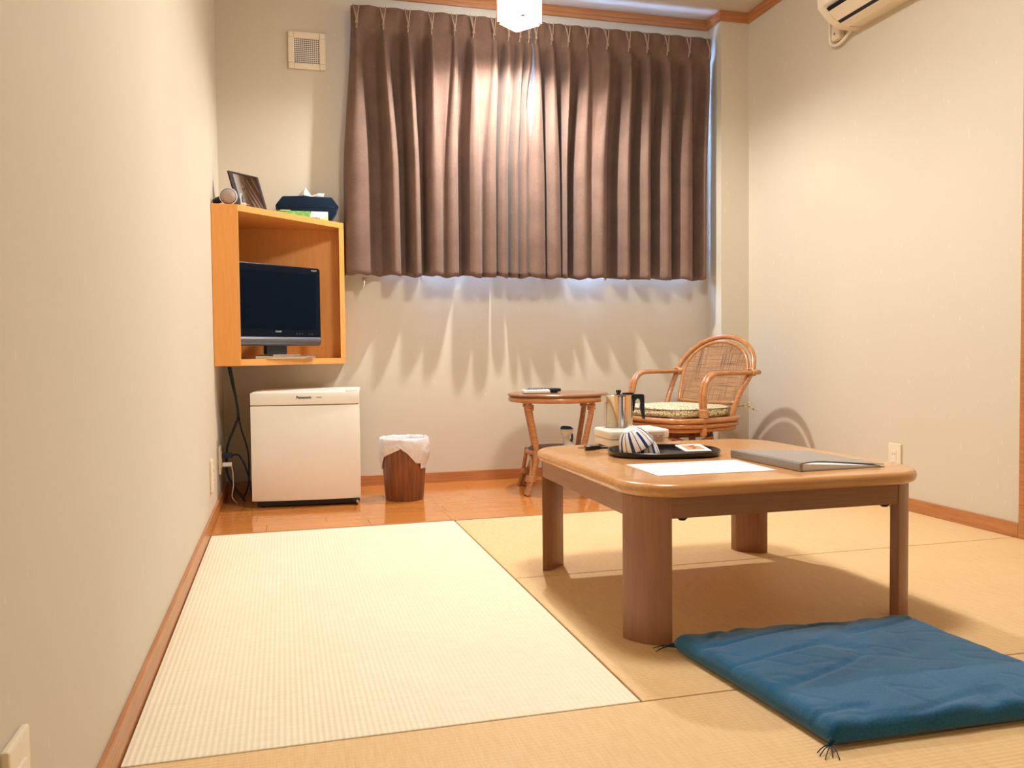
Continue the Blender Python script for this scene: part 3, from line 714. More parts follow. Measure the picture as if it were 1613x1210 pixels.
# ------------------------------------------------------------------ floor cushion
A, B_, C_, D_ = Vector((1.058, 1.625)), Vector((1.104, 1.148)), Vector((1.645, 1.128)), Vector((1.625, 1.603))
zc = (A+B_+C_+D_)/4
t = thing('floor_cushion', 'flat dark blue cotton floor cushion with corner tassels beside the low table', 'cushion', (zc.x, zc.y, 0))
from mathutils import noise as mnoise
bm = bmesh.new(); NG = 90; topv, botv = {}, {}
for i in range(NG+1):
    for j in range(NG+1):
        u, v = i/NG, j/NG
        # pull the middle of each side in a little, corners stay out
        uu, vv = u*2-1, v*2-1
        iu = .005*(1-vv*vv)*uu; iv = .005*(1-uu*uu)*vv
        u2_, v2_ = u-iu, v-iv
        p = (A*(1-u2_)*(1-v2_) + D_*u2_*(1-v2_) + B_*(1-u2_)*v2_ + C_*u2_*v2_) - zc
        ed = min(1-abs(uu), 1-abs(vv))
        px_ = min(1, (1-abs(uu))/.085); py_ = min(1, (1-abs(vv))/.085)
        pf = (1-(1-px_)**2.6)**.5*(1-(1-py_)**2.6)**.5
        n1 = mnoise.noise(Vector((u*3.1, v*2.3, 1.7))); n2 = mnoise.noise(Vector((u*5+v*9, v*3-u*2, 4.2)))
        wr = -.005*max(0, 1-abs(mnoise.noise(Vector((u*2.2+v*5.0, v*1.2-u*1.1, 7.7)))*11)) * pf
        wr -= .0017*pf*max(0, 1-abs(mnoise.noise(Vector((u*6.5+v*3.0, v*7.5-u*4.1, 2.7)))*10))
        er = .0018*math.sin(44*(u+v*.3)+6*n1)*max(0, 1-ed/.2)*pf
        zt = .016 + .024*pf + (.004*n1+.002*n2)*pf + wr + er + .006*(1-uu*uu)*(1-vv*vv)
        zb_ = .016 - .0155*pf
        topv[i, j] = bm.verts.new((p.x, p.y, zt))
        botv[i, j] = topv[i, j] if i in (0, NG) or j in (0, NG) else bm.verts.new((p.x, p.y, zb_))
for i in range(NG):
    for j in range(NG):
        bm.faces.new((topv[i, j], topv[i, j+1], topv[i+1, j+1], topv[i+1, j])); bm.faces.new((botv[i, j], botv[i+1, j], botv[i+1, j+1], botv[i, j+1]))
bmesh.ops.recalc_face_normals(bm, faces=bm.faces)
obj('cover', bm, 'zabuton', t, True)
for Pc in (A, B_, C_, D_):
    d = (Pc-zc).normalized(); s0 = Pc-zc
    bm = bmesh.new()
    tube([(s0.x-d.x*.012, s0.y-d.y*.012, .016), (s0.x+d.x*.008, s0.y+d.y*.008, .011)], [.007, .003], 8, bm=bm)
    for k in range(5):
        a_ = math.atan2(d.y, d.x)+(k-2)*.28; ln = .030+.006*((k*7) % 3)
        tube([(s0.x+d.x*.004, s0.y+d.y*.004, .011), (s0.x+math.cos(a_)*ln*.6, s0.y+math.sin(a_)*ln*.6, .008), (s0.x+math.cos(a_)*ln, s0.y+math.sin(a_)*ln, .0015)], .0009, 5, bm=bm, smooth_sub=3)
    obj('tassel', bm, 'thread', t, True)

# ------------------------------------------------------------------ rattan side table
SX, SY, SZ = 1.495, 3.715, .452
t = thing('side_table', 'round rattan side table with bent cane legs in front of the curtain', 'table', (SX, SY, 0))
sr = .232
sharp(obj('table_top', lathe([(0, SZ-.013), (sr-.006, SZ-.013), (sr, SZ-.008), (sr, SZ-.004), (sr-.004, SZ), (0, SZ)], 64), 'sidetop', t), 40)
obj('rim_ring', tube([((sr-.014)*math.cos(2*PI*i/48), (sr-.014)*math.sin(2*PI*i/48), SZ-.027) for i in range(48)], .0125, 10, True), 'rattan', t, True)
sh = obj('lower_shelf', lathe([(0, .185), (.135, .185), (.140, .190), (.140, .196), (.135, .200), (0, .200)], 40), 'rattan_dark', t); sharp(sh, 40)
obj('shelf_ring', tube([(.142*math.cos(2*PI*i/40), .142*math.sin(2*PI*i/40), .182) for i in range(40)], .011, 8, True), 'rattan', t, True)
for k, an in enumerate((212, 302, 32, 122)):
    c_, s_ = math.cos(math.radians(an)), math.sin(math.radians(an)); tg = Vector((-s_, c_, 0))
    def pt(r, z, w=0): return (r*c_+tg.x*w, r*s_+tg.y*w, z)
    leg = obj('leg', tube([pt(.200, SZ-.028), pt(.192, .36), pt(.168, .27), pt(.152, .20), pt(.160, .13), pt(.196, .05), pt(.222, .0)], [.0125, .0135], 10, smooth_sub=5), 'rattan', t, True)
    obj('leg_strut', tube([pt(.178, .185, .02), pt(.190, .12, .022), pt(.212, .05, .018), pt(.232, .0, .016)], .0095, 8, smooth_sub=5), 'rattan', leg, True)
    obj('brace', tube([pt(.205, .06, 0), pt(.165, .12, -.02), pt(.135, .165, -.05), pt(.115, .182, -.09)], .007, 8, smooth_sub=5), 'rattan', leg, True)
    for z, r_, rad in ((.075, .196, .021), (SZ-.06, .195, .016)):
        bm = bmesh.new()
        for q in range(4):
            cc = Vector(pt(r_-(.0 if z > .2 else (q*.0065-.01)*.45), z+q*.0065-.01, .006 if z < .2 else 0))
            tube([cc+Vector((math.cos(2*PI*i/14)*rad*(1 if z > .2 else 1.05), math.sin(2*PI*i/14)*rad, 0)) for i in range(14)], .0034, 6, True, bm=bm)
        obj('binding', bm, 'rattan_wrap', leg, True)
# things on it
t = thing('remote_control', 'white remote control lying on the round rattan table', 'remote control', (1.372, 3.655, SZ), math.radians(-2))
obj('case', bbox((-.062, -.022, .002), (.062, .022, .019), .006, 3), 'white', t)
obj('battery_base', bbox((-.056, -.019, 0), (.056, .019, .004), .001), 'slot', t)
for i in range(7):
    for j in range(2): obj('button', bbox((-.045+i*.014, -.010+j*.014, .0185), (-.037+i*.014, -.003+j*.014, .0205), .001, 1), 'black', t)
t = thing('remote_control', 'black remote control lying behind the white one on the rattan table', 'remote control', (1.428, 3.708, SZ), math.radians(-8))
obj('case', bbox((-.075, -.022, .006), (.075, .022, .022), .005, 3), 'black', t)
obj('battery_base', bbox((.03, -.016, 0), (.060, .016, .008), .002), 'black', t); obj('battery_base', bbox((-.06, -.016, 0), (-.03, .016, .008), .002), 'black', t)
for i in range(8):
    for j in range(3): obj('button', lathe([(0, 0), (.0038, 0), (.003, .003), (0, .0034)], 8), 'text_grey', t); LAST[0].location = (-.06+i*.016, -.012+j*.012, .0215)
# spray bottle on the shelf
t = thing('spray_bottle', 'white trigger spray bottle with blue cap on the rattan table shelf', 'bottle', (1.535, 3.655, .200), math.radians(-10))
def ell(zs):   # stacked ellipses: (z, cx, rx, ry)
    bm = bmesh.new(); rings = []; n = 20
    for z, cx, rx, ry in zs: rings.append([bm.verts.new((cx+rx*math.cos(2*PI*i/n), ry*math.sin(2*PI*i/n), z)) for i in range(n)])
    bm.faces.new(rings[0][::-1]); bm.faces.new(rings[-1])
    for p, q in zip(rings, rings[1:]):
        for i in range(n): bm.faces.new((p[i], p[(i+1) % n], q[(i+1) % n], q[i]))
    bmesh.ops.recalc_face_normals(bm, faces=bm.faces); return bm
obj('bottle_body', ell([(0, 0, .026, .02), (.004, 0, .030, .023), (.012, -.004, .028, .022), (.020, -.012, .020, .017), (.040, -.020, .0155, .014), (.052, -.020, .0145, .013)]), 'white', t, True)
obj('sprayer_head', ell([(.050, -.020, .0145, .013), (.058, -.018, .018, .013), (.066, -.017, .026, .014), (.076, -.016, .030, .014), (.086, -.016, .030, .0135)]), 'white', t, True)
obj('cap', ell([(.0862, -.016, .0295, .0133), (.092, -.018, .028, .013), (.098, -.021, .022, .011), (.101, -.026, .012, .007)]), 'blue', t, True)
obj('trigger', prism([(.004, .066), (.012, .064), (.0125, .038), (.008, .026), (-.003, .026), (-.004, .032), (.003, .044)], -.005, .005, .001, 1), 'blue', t); LAST[0].rotation_euler = (PI/2, 0, 0)

# ------------------------------------------------------------------ rattan chair
w_, l_, b_, zs, za, b2, ba, zA = .247, .108, .181, .345, .537, .078, .262, .718
TH = 1.298
t = thing('rattan_chair', 'rattan swivel armchair with rounded woven back beside the wall pillar', 'chair', (2.096, 3.639, 0), -TH)
rp = .0105
for s in (-1, 1):
    arm = None
    for dx in (-rp*.98, rp*.98):
        X = s*w_+dx
        pth = [(X, -l_, zs-.005), (X, -l_-.004, zs+.08), (X, -l_-.002, za-.085), (X, -l_+.014, za-.035), (X, -l_+.05, za-.006), (X, -l_+.10, za), (X, 0.08, za), (X, b_+.05, za)]
        arm = obj('arm', tube(pth, rp, 10, smooth_sub=5), 'rattan', t, True)
    obj('arm_foot', bbox((s*w_-.012, -l_-.011, zs-.085), (s*w_+.012, -l_+.011, zs+.01), .005, 2), 'rattan', t)
    for cc, rad, n_ in (((s*w_, -l_, zs+.012), .025, 6), ((s*w_, b_+.005, za), .024, 4)):
        bm = bmesh.new()
        for q in range(n_):
            if cc[2] == za: ring = [(cc[0]+rad*math.cos(2*PI*i/16), cc[1]+q*.006-.008, cc[2]+.016*math.sin(2*PI*i/16)) for i in range(16)]
            else: ring = [(cc[0]+rad*math.cos(2*PI*i/16), cc[1]+.0145*math.sin(2*PI*i/16), cc[2]+q*.0062-.012) for i in range(16)]
            tube(ring, .0035, 6, True, bm=bm)
        obj('binding', bm, 'rattan_wrap', t, True)
hp = [(w_-.02, b2, zs-.02), (w_-.012, b2+.045, zs+.09)]
NA = 14
hp += [((w_+.004)*math.cos(PI*i/NA), b_+.006+(ba-b_)*math.sin(PI*i/NA), za+.0+(zA-za-.012)*math.sin(PI*i/NA)) for i in range(NA+1)]
hp += [(-(w_-.012), b2+.045, zs+.09), (-(w_-.02), b2, zs-.02)]
obj('back_hoop', tube(hp, .0125, 10, smooth_sub=4), 'rattan', t, True)
def pan_y(z): return .150+(z-.40)*(.262-.150)/(zA-.40)
wi = .205
def inner(k):   # outline of the woven panel
    pts = [(wi-.012, .39)]
    pts += [(wi, .45), (wi+.006, .52)]
    pts += [((wi+.006)*math.cos(PI*i/16), .535+(zA-.036-.535)*math.sin(PI*i/16)) for i in range(0, 17)]
    pts += [(-(wi+.006), .52), (-wi, .45), (-(wi-.012), .39)]
    return pts
ip = inner(0)
obj('inner_hoop', tube([(x, pan_y(z), z) for x, z in ip], .009, 8, smooth_sub=3), 'rattan', t, True)
obj('back_rail', tube([(-(wi-.01), pan_y(.395), .395), (0, pan_y(.395)+.006, .392), (wi-.01, pan_y(.395), .395)], .009, 8, smooth_sub=4), 'rattan', t, True)
bm = bmesh.new(); oo = cat_rom([(x, pan_y(z), z) for x, z in ip], 3)
f_ = [bm.verts.new((p.x, p.y-.002, p.z)) for p in oo]; g_ = [bm.verts.new((p.x, p.y+.002, p.z)) for p in oo]
bm.faces.new(f_); bm.faces.new(g_[::-1])
for i in range(len(oo)): j = (i+1) % len(oo); bm.faces.new((f_[i], g_[i], g_[j], f_[j]))
bmesh.ops.recalc_face_normals(bm, faces=bm.faces); obj('woven_back', bm, 'cane', t)
# braces seen through the weave at the back
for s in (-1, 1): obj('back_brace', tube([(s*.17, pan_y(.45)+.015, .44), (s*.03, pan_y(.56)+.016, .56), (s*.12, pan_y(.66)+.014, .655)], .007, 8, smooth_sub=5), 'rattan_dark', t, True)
def seat_loop(g, z): 
    ctrl = [(-.225-g, .10, z), (-.15, .165+g, z), (0, .175+g, z), (.15, .165+g, z), (.225+g, .10, z), (.245+g, -.05, z), (.235+g, -.17, z), (.17, -.235-g, z), (0, -.25-g, z), (-.17, -.235-g, z), (-.235-g, -.17, z), (-.245-g, -.05, z)]
    return ctrl
for g, z, r_ in ((.012, zs-.016, .0125), (.006, zs-.039, .0115), (-.012, zs-.059, .011)):
    obj('seat_rim', tube(seat_loop(g, z), r_, 8, True, smooth_sub=5), 'rattan', t, True)
def seat_poly(g): return [(p.x, p.y) for p in cat_rom(seat_loop(g, 0), 4, True)]
obj('seat_board', prism(seat_poly(-.006), zs-.03, zs-.008), 'cane', t)
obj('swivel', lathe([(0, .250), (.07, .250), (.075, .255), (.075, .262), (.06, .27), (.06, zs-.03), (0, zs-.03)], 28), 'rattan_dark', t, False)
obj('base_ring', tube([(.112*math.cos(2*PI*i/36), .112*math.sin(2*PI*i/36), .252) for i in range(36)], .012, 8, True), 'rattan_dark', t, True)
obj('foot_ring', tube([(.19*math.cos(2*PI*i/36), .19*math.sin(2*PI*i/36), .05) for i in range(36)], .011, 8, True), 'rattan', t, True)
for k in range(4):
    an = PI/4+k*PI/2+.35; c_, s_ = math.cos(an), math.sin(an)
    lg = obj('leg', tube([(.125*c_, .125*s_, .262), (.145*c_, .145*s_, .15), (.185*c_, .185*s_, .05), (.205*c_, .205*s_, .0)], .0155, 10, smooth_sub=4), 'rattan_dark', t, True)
    an2 = an+PI/2; c2, s2 = math.cos(an2), math.sin(an2); cm, sm = math.cos(an+PI/4), math.sin(an+PI/4)
    obj('arch', tube([(.155*c_, .155*s_, .17), (.148*(c_*.8+cm*.2), .148*(s_*.8+sm*.2), .215), (.135*cm, .135*sm, .236), (.148*(c2*.8+cm*.2), .148*(s2*.8+sm*.2), .215), (.155*c2, .155*s2, .17)], .006, 8, smooth_sub=5), 'rattan', lg, True)
# its seat pad
t = thing('seat_cushion', 'thin olive floral seat pad tied onto the rattan armchair', 'cushion', (2.096, 3.639, zs-.006), -TH)
ol = [(p.x*.93, p.y*.93-.012) for p in cat_rom([q for q in seat_loop(0, 0)], 4, True)]
n = len(ol); bm = bmesh.new(); rings = []
for f, z in ((.0, .004), (.6, .0), (.97, .003), (1.0, .012), (1.0, .030), (.975, .040), (.9, .046), (.6, .050), (.3, .048)):
    if f == 0: c0 = bm.verts.new((0, -.03, z)); continue
    rings.append([bm.verts.new((x*f, (y+.03)*f-.03, z+.002*math.sin(i*.9)*(f > .9))) for i, (x, y) in enumerate(ol)])
ct = bm.verts.new((0, -.03, .046))
for i in range(n): bm.faces.new((c0, rings[0][(i+1) % n], rings[0][i])); bm.faces.new((ct, rings[-1][i], rings[-1][(i+1) % n]))
for p, q in zip(rings, rings[1:]):
    for i in range(n): bm.faces.new((p[i], p[(i+1) % n], q[(i+1) % n], q[i]))
bmesh.ops.recalc_face_normals(bm, faces=bm.faces); obj('pad', bm, 'floral', t, True)
obj('piping', tube([(x*1.002, (y+.03)*1.002-.03, .038) for x, y in ol], .0028, 6, True), 'slot', t, True)
for s in (1, -1):
    bm = bmesh.new(); bx, by = s*.165, .172
    tube([(s*.16, .13, .03), (s*.18, .155, .036), (s*.205, .172, .042)], .003, 6, bm=bm, smooth_sub=3)
    for dx, dy, dz in ((.03, .03, .018), (.012, .045, .0), (.02, .055, -.02), (.03, .07, -.026)):
        tube([(s*.205, .172, .042), (s*(.205+dx*.6), .172+dy*.6, .046+dz*.4), (s*(.205+dx), .172+dy, .042+dz)], .0026, 5, bm=bm, smooth_sub=3)
    obj('tie', bm, 'floral', t, True)

# ------------------------------------------------------------------ on the low table
zT = TZ+.0002
t = thing('portable_cooker', 'white flat electric cooker with labels on the low table', 'cooker', (1.283, 2.366, zT), math.radians(-2))
bx, by = .096, .076
obj('lower_case', prism(rrect(-bx+.002, -by+.002, bx-.002, by-.002, .016, 5), .004, .026, .004, 2, 'rim'), 'white', t); sharp(LAST[0], 40)
up_ = sharp(obj('upper_case', prism(rrect(-bx, -by, bx, by, .018, 5), .0265, .052, .006, 3, 'rim'), 'white', t), 40)
obj('hot_plate', lathe([(0, .0515), (.048, .0515), (.048, .054), (.045, .0555), (0, .0555)], 36), 'china', t, False); LAST[0].location = (-.036, .004, 0)
for sx in (-1, 1):
    for sy in (-1, 1): obj('foot', lathe([(0, 0), (.008, 0), (.008, .005), (0, .005)], 12), 'black', t); LAST[0].location = (sx*(bx-.02), sy*(by-.02), 0)
lb = obj('rating_label', bbox((-.020, -by-.0012, .008), (.075, -by+.001, .046)), 'label', t)
for z in (.042, .0385, .030, .026, .022, .018): obj('label_line', bbox((-.016 if z > .03 else .012, -by-.0016, z-.0007), (.03 if z > .03 else .070, -by-.0008, z+.0005)), 'print', lb)
obj('label_block', bbox((-.016, -by-.0016, .036), (-.004, -by-.0008, .0385)), 'text_dark', lb)
for x in (.040, .058): obj('label_box', bbox((x, -by-.0016, .033), (x+.012, -by-.0008, .044)), 'label', lb); obj('label_line', bbox((x+.001, -by-.0019, .034), (x+.011, -by-.0012, .0355)), 'text_dark', lb)
obj('label_seal', lathe([(0, 0), (.005, 0), (.005, .0008), (0, .0008)], 14), 'red', lb); LAST[0].location = (-.015, -by-.0008, .017); LAST[0].rotation_euler = (PI/2, 0, 0)
cord = obj('cord', tube([(-.03, -by+.005, .012), (-.045, -.095, .010), (-.075, -.112, .008), (-.105, -.110, .0075), (-.135, -.090, .008)], .0035, 8, smooth_sub=6), 'black', t, True)
pl_ = obj('plug', prism([(-.178, -.086), (-.166, -.078), (-.146, -.082), (-.130, -.087), (-.130, -.096), (-.146, -.101), (-.166, -.106), (-.178, -.100)], .0015, .014, .003, 2), 'black', t)
for dy in (-.006, .006): obj('prong', bbox((-.196, -.093+dy-.0008, .006), (-.177, -.093+dy+.0008, .0105)), 'chrome', pl_)
for q in range(4): obj('strain_relief', bbox((-.142+q*.006, -.097, .003), (-.139+q*.006, -.086, .0125), .001, 1), 'black', pl_)
# pot
PX, PY, PZ = 1.247, 2.376, zT+.0557
t = thing('steel_pot', 'shiny stainless steel pot with black handle on the white cooker', 'pot', (PX, PY, PZ), math.radians(-8))
obj('pot_body', lathe([(0, 0), (.041, 0), (.043, .002), (.043, .094), (.0445, .097), (.0425, .097), (.0415, .006), (0, .006)], 48), 'steel', t); sharp(LAST[0], 35)
ld = obj('lid', lathe([(.0425, .0968), (.040, .0985), (.02, .1005), (0, .101)], 40), 'steel', t, True)
obj('lid_knob', lathe([(0, .100), (.006, .100), (.0055, .103), (.008, .106), (.008, .112), (0, .113)], 18), 'black', ld); sharp(LAST[0], 40)
hg = obj('lid_hinge', bbox((.012, -.006, .0985), (.046, .006, .104), .002), 'black', ld)
obj('spout', prism([(-.040, -.016), (-.054, -.002), (-.054, .002), (-.040, .016)], .078, .0965, .001, 1), 'steel', t)
outl = [(.044, .099), (.074, .099), (.079, .096), (.0795, .040), (.0815, .024), (.0775, .021), (.073, .026), (.069, .048), (.0665, .060), (.0685, .072), (.066, .082), (.058, .086), (.0515, .080), (.0495, .066), (.0475, .048), (.0445, .046)]
h = obj('handle', prism(outl, -.0075, .0075, .002, 2), 'black', t); h.rotation_euler = (PI/2, 0, 0); sharp(h, 40)
# tray with two cups and a tea bag
t = thing('tray', 'black oval lacquer tray on the low table', 'tray', (1.277, 2.128, zT), math.radians(-14))
def sup(a, b, n=56, p=2.6): return [(a*math.copysign(abs(math.cos(2*PI*i/n))**(2/p), math.cos(2*PI*i/n)), b*math.copysign(abs(math.sin(2*PI*i/n))**(2/p), math.sin(2*PI*i/n))) for i in range(n)]
bm = bmesh.new(); rings = []
for k, (g, z) in enumerate(((-.006, .0), (0, .004), (.003, .014), (.001, .0155), (-.002, .014), (-.006, .0045), (-.012, .0035))):
    rings.append([bm.verts.new((x, y, z)) for x, y in sup(.150+g, .113+g)])
n = 56
for p, q in zip(rings, rings[1:]):
    for i in range(n): bm.faces.new((p[i], p[(i+1) % n], q[(i+1) % n], q[i]))
bm.faces.new(rings[0][::-1]); bm.faces.new(rings[-1]); bmesh.ops.recalc_face_normals(bm, faces=bm.faces)
obj('tray_dish', bm, 'lacquer', t); sharp(LAST[0], 40)
def cup(name, loc, rot, label, sc=1.0):
    t = thing(name, label, 'cup', loc); t.rotation_euler = rot
    # built upside down: rim at z=0, foot on top
    prof = [(.0462, .003), (.0478, 0), (.0490, .0018), (.0447, .014), (.0385, .029), (.0305, .042), (.0215, .0495), (.0200, .050), (.0195, .053), (.0180, .053), (.0172, .051), (0, .051)]
    n = 96; bm = bmesh.new(); rings = []
    for r, z in [(0, .048), (.020, .0455), (.034, .031), (.0415, .015)]+prof:
        rings.append([bm.verts.new((sc*r*math.cos(2*PI*i/n), sc*r*math.sin(2*PI*i/n), sc*z)) for i in range(n)] if r else [bm.verts.new((0, 0, sc*z))])
    for k, (p, q) in enumerate(zip(rings, rings[1:])):
        for i in range(n):
            j = (i+1) % n
            if len(p) == 1: f = bm.faces.new((p[0], q[i], q[j]))
            elif len(q) == 1: f = bm.faces.new((p[i], p[j], q[0]))
            else: f = bm.faces.new((p[i], p[j], q[j], q[i]))
            f.smooth = True
            if 6 <= k <= 10: f.material_index = 1 if i % 12 in (0, 1, 2) else (2 if i % 12 == 7 else 0)
            if k in (3, 4, 5): f.material_index = 1
    bmesh.ops.recalc_face_normals(bm, faces=bm.faces)
    obj('cup_wall', bm, ['china', 'cobalt', 'print'], t)
    return t
cup('tea_cup', (1.207, 2.103, zT+.0048), (0, 0, .2), 'upside-down blue-striped tea cup standing flat on the black tray', .93)
cup('tea_cup', (1.186, 2.100, zT+.0268), (0, math.radians(-25), .1), 'tilted blue-striped tea cup stacked on top of the other cup', 1.03)
t = thing('tea_bag', 'white and salmon tea bag packet on the black tray', 'tea bag', (1.352, 2.098, zT+.0150), math.radians(-10))
t.rotation_euler = (math.radians(5), 0, math.radians(-6))
obj('sachet', prism([(-.038, -.043), (-.033, -.044), (.030, -.043), (.036, -.045), (.038, .043), (.032, .045), (-.03, .044), (-.037, .044)], 0, .004, .0015, 2), 'paper', t)
pr_ = obj('picture_print', bbox((-.026, -.030, .0039), (.024, .032, .0044)), 'sachet', t)
for x, y, m in ((-.006, .012, 'red'), (.008, .006, 'red'), (-.002, -.010, 'brownshell'), (.016, .020, 'leafyellow'), (.004, .018, 'brownshell')):
    c = obj('print_mark', lathe([(0, 0), (.006, 0), (.006, .0004), (0, .0004)], 10), m, pr_); c.location = (x, y, .0042)
# papers
def quad_sheet(pts, z0, z1, bev=.0):
    return prism(pts, z0, z1, bev, 1)
cx_, cy_ = 1.243, 1.855
t = thing('notice_sheet', 'white printed notice sheet on the low table beside the tray', 'paper', (cx_, cy_, zT), math.radians(-1.5))
obj('sheet', bbox((-.150, -.101, 0), (.150, .101, .0008)), 'paper', t)
rr = random.Random(2)
x = -.10
while x < .07:
    ln = rr.uniform(.006, .014); obj('headline_print', bbox((x, .082, .0008), (x+ln, .089, .00095)), 'print', t); x += ln+.004
for k, y in enumerate((.05, .02, -.01, -.04)):
    obj('text_line', bbox((-.05+.02*k, y, .0008), (.09+.01*k, y+.002, .0009)), 'label', t)
t = thing('file_folder', 'grey plastic file folder with papers inside on the low table', 'folder', (1.540, 1.865, zT), math.radians(2))
fx, fy = .118, .150
bm = bmesh.new()   # wedge: thick spine, thin opening edge
def wedge(x0, x1, y0, y1, za0, za1, zb0, zb1, bev=.0015):
    bm = bmesh.new()
    vs = [bm.verts.new(v) for v in ((x0, y0, za0), (x1, y0, zb0), (x1, y1, zb0), (x0, y1, za0), (x0, y0, za1), (x1, y0, zb1), (x1, y1, zb1), (x0, y1, za1))]
    for f in ((3, 2, 1, 0), (4, 5, 6, 7), (0, 1, 5, 4), (1, 2, 6, 5), (2, 3, 7, 6), (3, 0, 4, 7)): bm.faces.new([vs[i] for i in f])
    if bev: bmesh.ops.bevel(bm, geom=list(bm.edges), offset=bev, segments=2, affect='EDGES')
    return bm
obj('spine', bbox((-fx-.002, -fy, 0), (-fx+.006, fy, .021), .003), 'folder', t)
obj('back_cover', wedge(-fx+.006, fx, -fy, fy, .0, .0012, .0, .0012, 0), 'folder', t)
obj('paper_stack', wedge(-fx+.008, fx-.008, -fy+.004, fy-.006, .0014, .0175, .0014, .0035, 0), 'paper', t)
bm = bmesh.new(); vs = []     # cover with a lifted, scooped front edge
NN = 20; top_, bot_ = [], []
for i in range(NN+1):
    u = i/NN; x = -fx+.006+(2*fx-.006)*u; z = .0185+(.0050-.0185)*u
    yf = -fy + .060*math.sin(PI*min(1, u*1.05))*(1-u)**.6
    top_.append((bm.verts.new((x, yf, z+.0025)), bm.verts.new((x, fy, z+.0025)))); bot_.append((bm.verts.new((x, yf, z+.001)), bm.verts.new((x, fy, z+.001))))
for i in range(NN):
    bm.faces.new((top_[i][0], top_[i+1][0], top_[i+1][1], top_[i][1])); bm.faces.new((bot_[i][1], bot_[i+1][1], bot_[i+1][0], bot_[i][0]))
    bm.faces.new((bot_[i][0], bot_[i+1][0], top_[i+1][0], top_[i][0])); bm.faces.new((top_[i][1], top_[i+1][1], bot_[i+1][1], bot_[i][1]))
bm.faces.new((top_[0][0], top_[0][1], bot_[0][1], bot_[0][0])); bm.faces.new((bot_[NN][0], bot_[NN][1], top_[NN][1], top_[NN][0]))
bmesh.ops.recalc_face_normals(bm, faces=bm.faces); cv = obj('front_cover', bm, 'folder', t)

# ------------------------------------------------------------------ on top of the TV cabinet
zC = CT+.0006
t = thing('standing_mirror', 'dark framed table mirror leaning back on the orange cabinet', 'mirror', (.163, 3.778, zC), math.radians(45))
mw, mh = .083, .174; lean = math.atan2(.05, .14)
piv = D.objects.new('tilted_panel', None)
def lean_bm(bm): bm.transform(Matrix.Rotation(-lean, 4, 'X')); return bm
D.objects.remove(piv)
for lo, hi in (((-mw, 0, 0), (-mw+.022, .008, mh)), ((mw-.014, 0, 0), (mw, .008, mh)), ((-mw+.022, 0, mh-.007), (mw-.014, .008, mh)), ((-mw+.022, 0, 0), (mw-.014, .008, .010))):
    obj('frame_bar', lean_bm(bbox(lo, hi, .001, 1)), 'brownshell', t)
obj('mirror_glass', lean_bm(bbox((-mw+.022, .003, .010), (mw-.014, .006, mh-.007))), 'mirror', t)
obj('back_board', lean_bm(bbox((-mw+.004, .0082, .004), (mw-.004, .011, mh-.004))), 'brownshell', t)
obj('back_leg', prism([(-.02, .0), (.02, .0), (.015, .11), (-.015, .11)], 0, .003), 'brownshell', t)
LAST[0].rotation_euler = (PI/2+.30, 0, 0); LAST[0].location = (0, .095, .001)
# hair dryer
t = thing('hair_dryer', 'grey hair dryer with coiled cord lying on the orange cabinet', 'hair dryer', (.064, 3.676, zC))
bd = Vector((.10, 1, 0)).normalized()
def along(bm, c): bm.transform(Matrix.Translation(c) @ Vector((0, 0, 1)).rotation_difference(bd).to_matrix().to_4x4()); return bm
obj('barrel', along(lathe([(0, .003), (.030, .0), (.0335, .003), (.034, .02), (.032, .05), (.026, .085), (0, .09)], 32), Vector((.004, -.035, .0345))), 'dryerblue', t, True)
gr = obj('intake_grille', along(lathe([(0, -.010), (.014, -.009), (.026, -.004), (.031, .003), (0, .004)], 32), Vector((.004, -.035, .0345))), 'dryer', t, True)
obj('trim_ring', along(tube([(.0335*math.cos(2*PI*i/36), .0335*math.sin(2*PI*i/36), .004) for i in range(36)], .0022, 6, True), Vector((.004, -.035, .0345))), 'white', t, True)
obj('handle', tube([(-.012, -.01, .030), (-.034, .0, .024), (-.054, .012, .016)], [.016, .012], 10, smooth_sub=4), 'cable', t, True)
for q in range(3): obj('cord_coil', tube([(.052+.003*q+.001*math.sin(i), -.002+(.020-.003*q)*math.cos(2*PI*i/24)*.5+.008*q, .0275+(.0245-.0015*q)*math.sin(2*PI*i/24)) for i in range(24)], .0026, 6, True), 'white' if q == 0 else 'dryerblue', t, True)
obj('plug', bbox((.050, -.020, .001), (.072, -.004, .013), .003), 'white', t)
obj('prong', bbox((.072, -.014, .005), (.084, -.0125, .009)), 'chrome', t); obj('prong', bbox((.072, -.0105, .005), (.084, -.009, .009)), 'chrome', t)
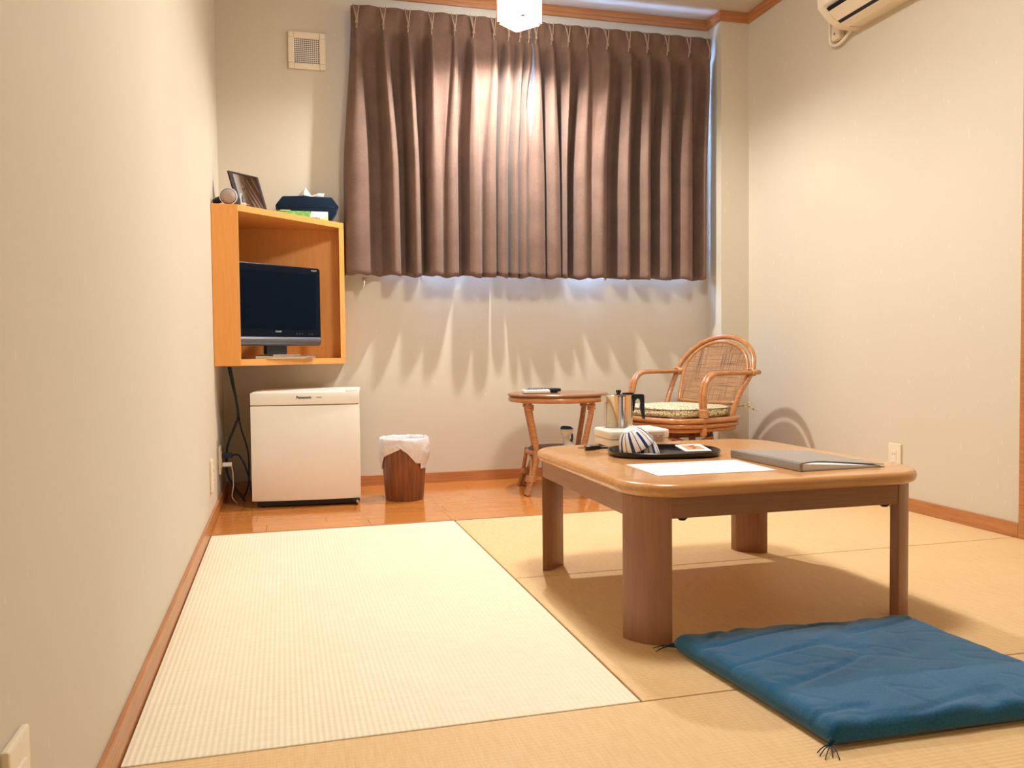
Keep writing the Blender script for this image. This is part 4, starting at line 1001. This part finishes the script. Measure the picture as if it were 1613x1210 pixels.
# tissue box in its cloth cover
t = thing('tissue_box', 'navy cloth tissue box cover with a tissue sticking out, on the orange cabinet', 'tissue box', (.39, 4.045, zC))
ol = [(-.118, .000), (.108, .000), (.136, .042), (.130, .052), (.145, .066), (.112, .112), (.02, .113), (-.01, .117), (-.04, .114), (-.108, .110), (-.141, .066), (-.128, .048)]
ol = [(x, z*.98) for x, z in ol]
bm = prism(ol, -.05, .05, .006, 3)
bm.transform(Matrix.Rotation(PI/2, 4, 'X'))
sharp(obj('cloth_cover', bm, 'navy', t), 50)
obj('seam', tube([(-.12, -.0503, .064), (0, -.0508, .063), (.125, -.0503, .064)], .0012, 5, smooth_sub=3), 'cable', t, True)
def crumple(pts, name):
    bm = bmesh.new(); vs = [bm.verts.new(p) for p in pts]; 
    return bm, vs
bm = bmesh.new()
g = [[(-.03, .0, .108), (-.01, -.006, .112), (.02, -.004, .110), (.05, .002, .110), (.075, .004, .108)],
     [(-.035, .004, .128), (-.012, -.012, .136), (.018, .006, .118), (.045, -.008, .126), (.078, .006, .122)],
     [(-.022, .008, .138), (-.004, -.004, .158), (.022, .010, .124), (.055, .0, .134), (.082, .008, .136)]]
V = [[bm.verts.new(p) for p in r] for r in g]
for r in range(2):
    for c in range(4): bm.faces.new((V[r][c], V[r][c+1], V[r+1][c+1], V[r+1][c]))
ti = obj('tissue_sheet', bm, 'tissue', t); md = ti.modifiers.new('thickness', 'SOLIDIFY'); md.thickness = .0008
# leaflet
t = thing('leaflet', 'green and white leaflet propped against the navy tissue box', 'leaflet', (.371, 3.984, zC)); t.rotation_euler = (math.radians(-9), 0, 0)
lw, lh = .112, .042
obj('card', bbox((-lw, 0, 0), (lw, .0012, lh)), 'paper', t)
obj('green_print', prism([(-lw, .0), (.02, .0), (.033, .018), (.038, lh), (-lw, lh)], -.0004, .0, 0), 'leafgreen', t); LAST[0].rotation_euler = (PI/2, 0, 0); LAST[0].location = (0, -.0002, 0)
obj('yellow_print', prism([(.066, 0), (lw, 0), (lw, .022), (.10, .018), (.085, .008)], -.0004, 0), 'leafyellow', t); LAST[0].rotation_euler = (PI/2, 0, 0); LAST[0].location = (0, -.0002, 0)
rr = random.Random(5)
for k in range(8): obj('lettering', bbox((.024+k*.0065, -.0008, .006-.0003*k), (.0285+k*.0065, -.0001, .0125+rr.uniform(-.001, .002))), 'text_dark', t)
obj('folded_strip', bbox((-lw+.012, -.003, lh-.001), (-.055, .004, lh+.003), .001), 'leafyellow', t)
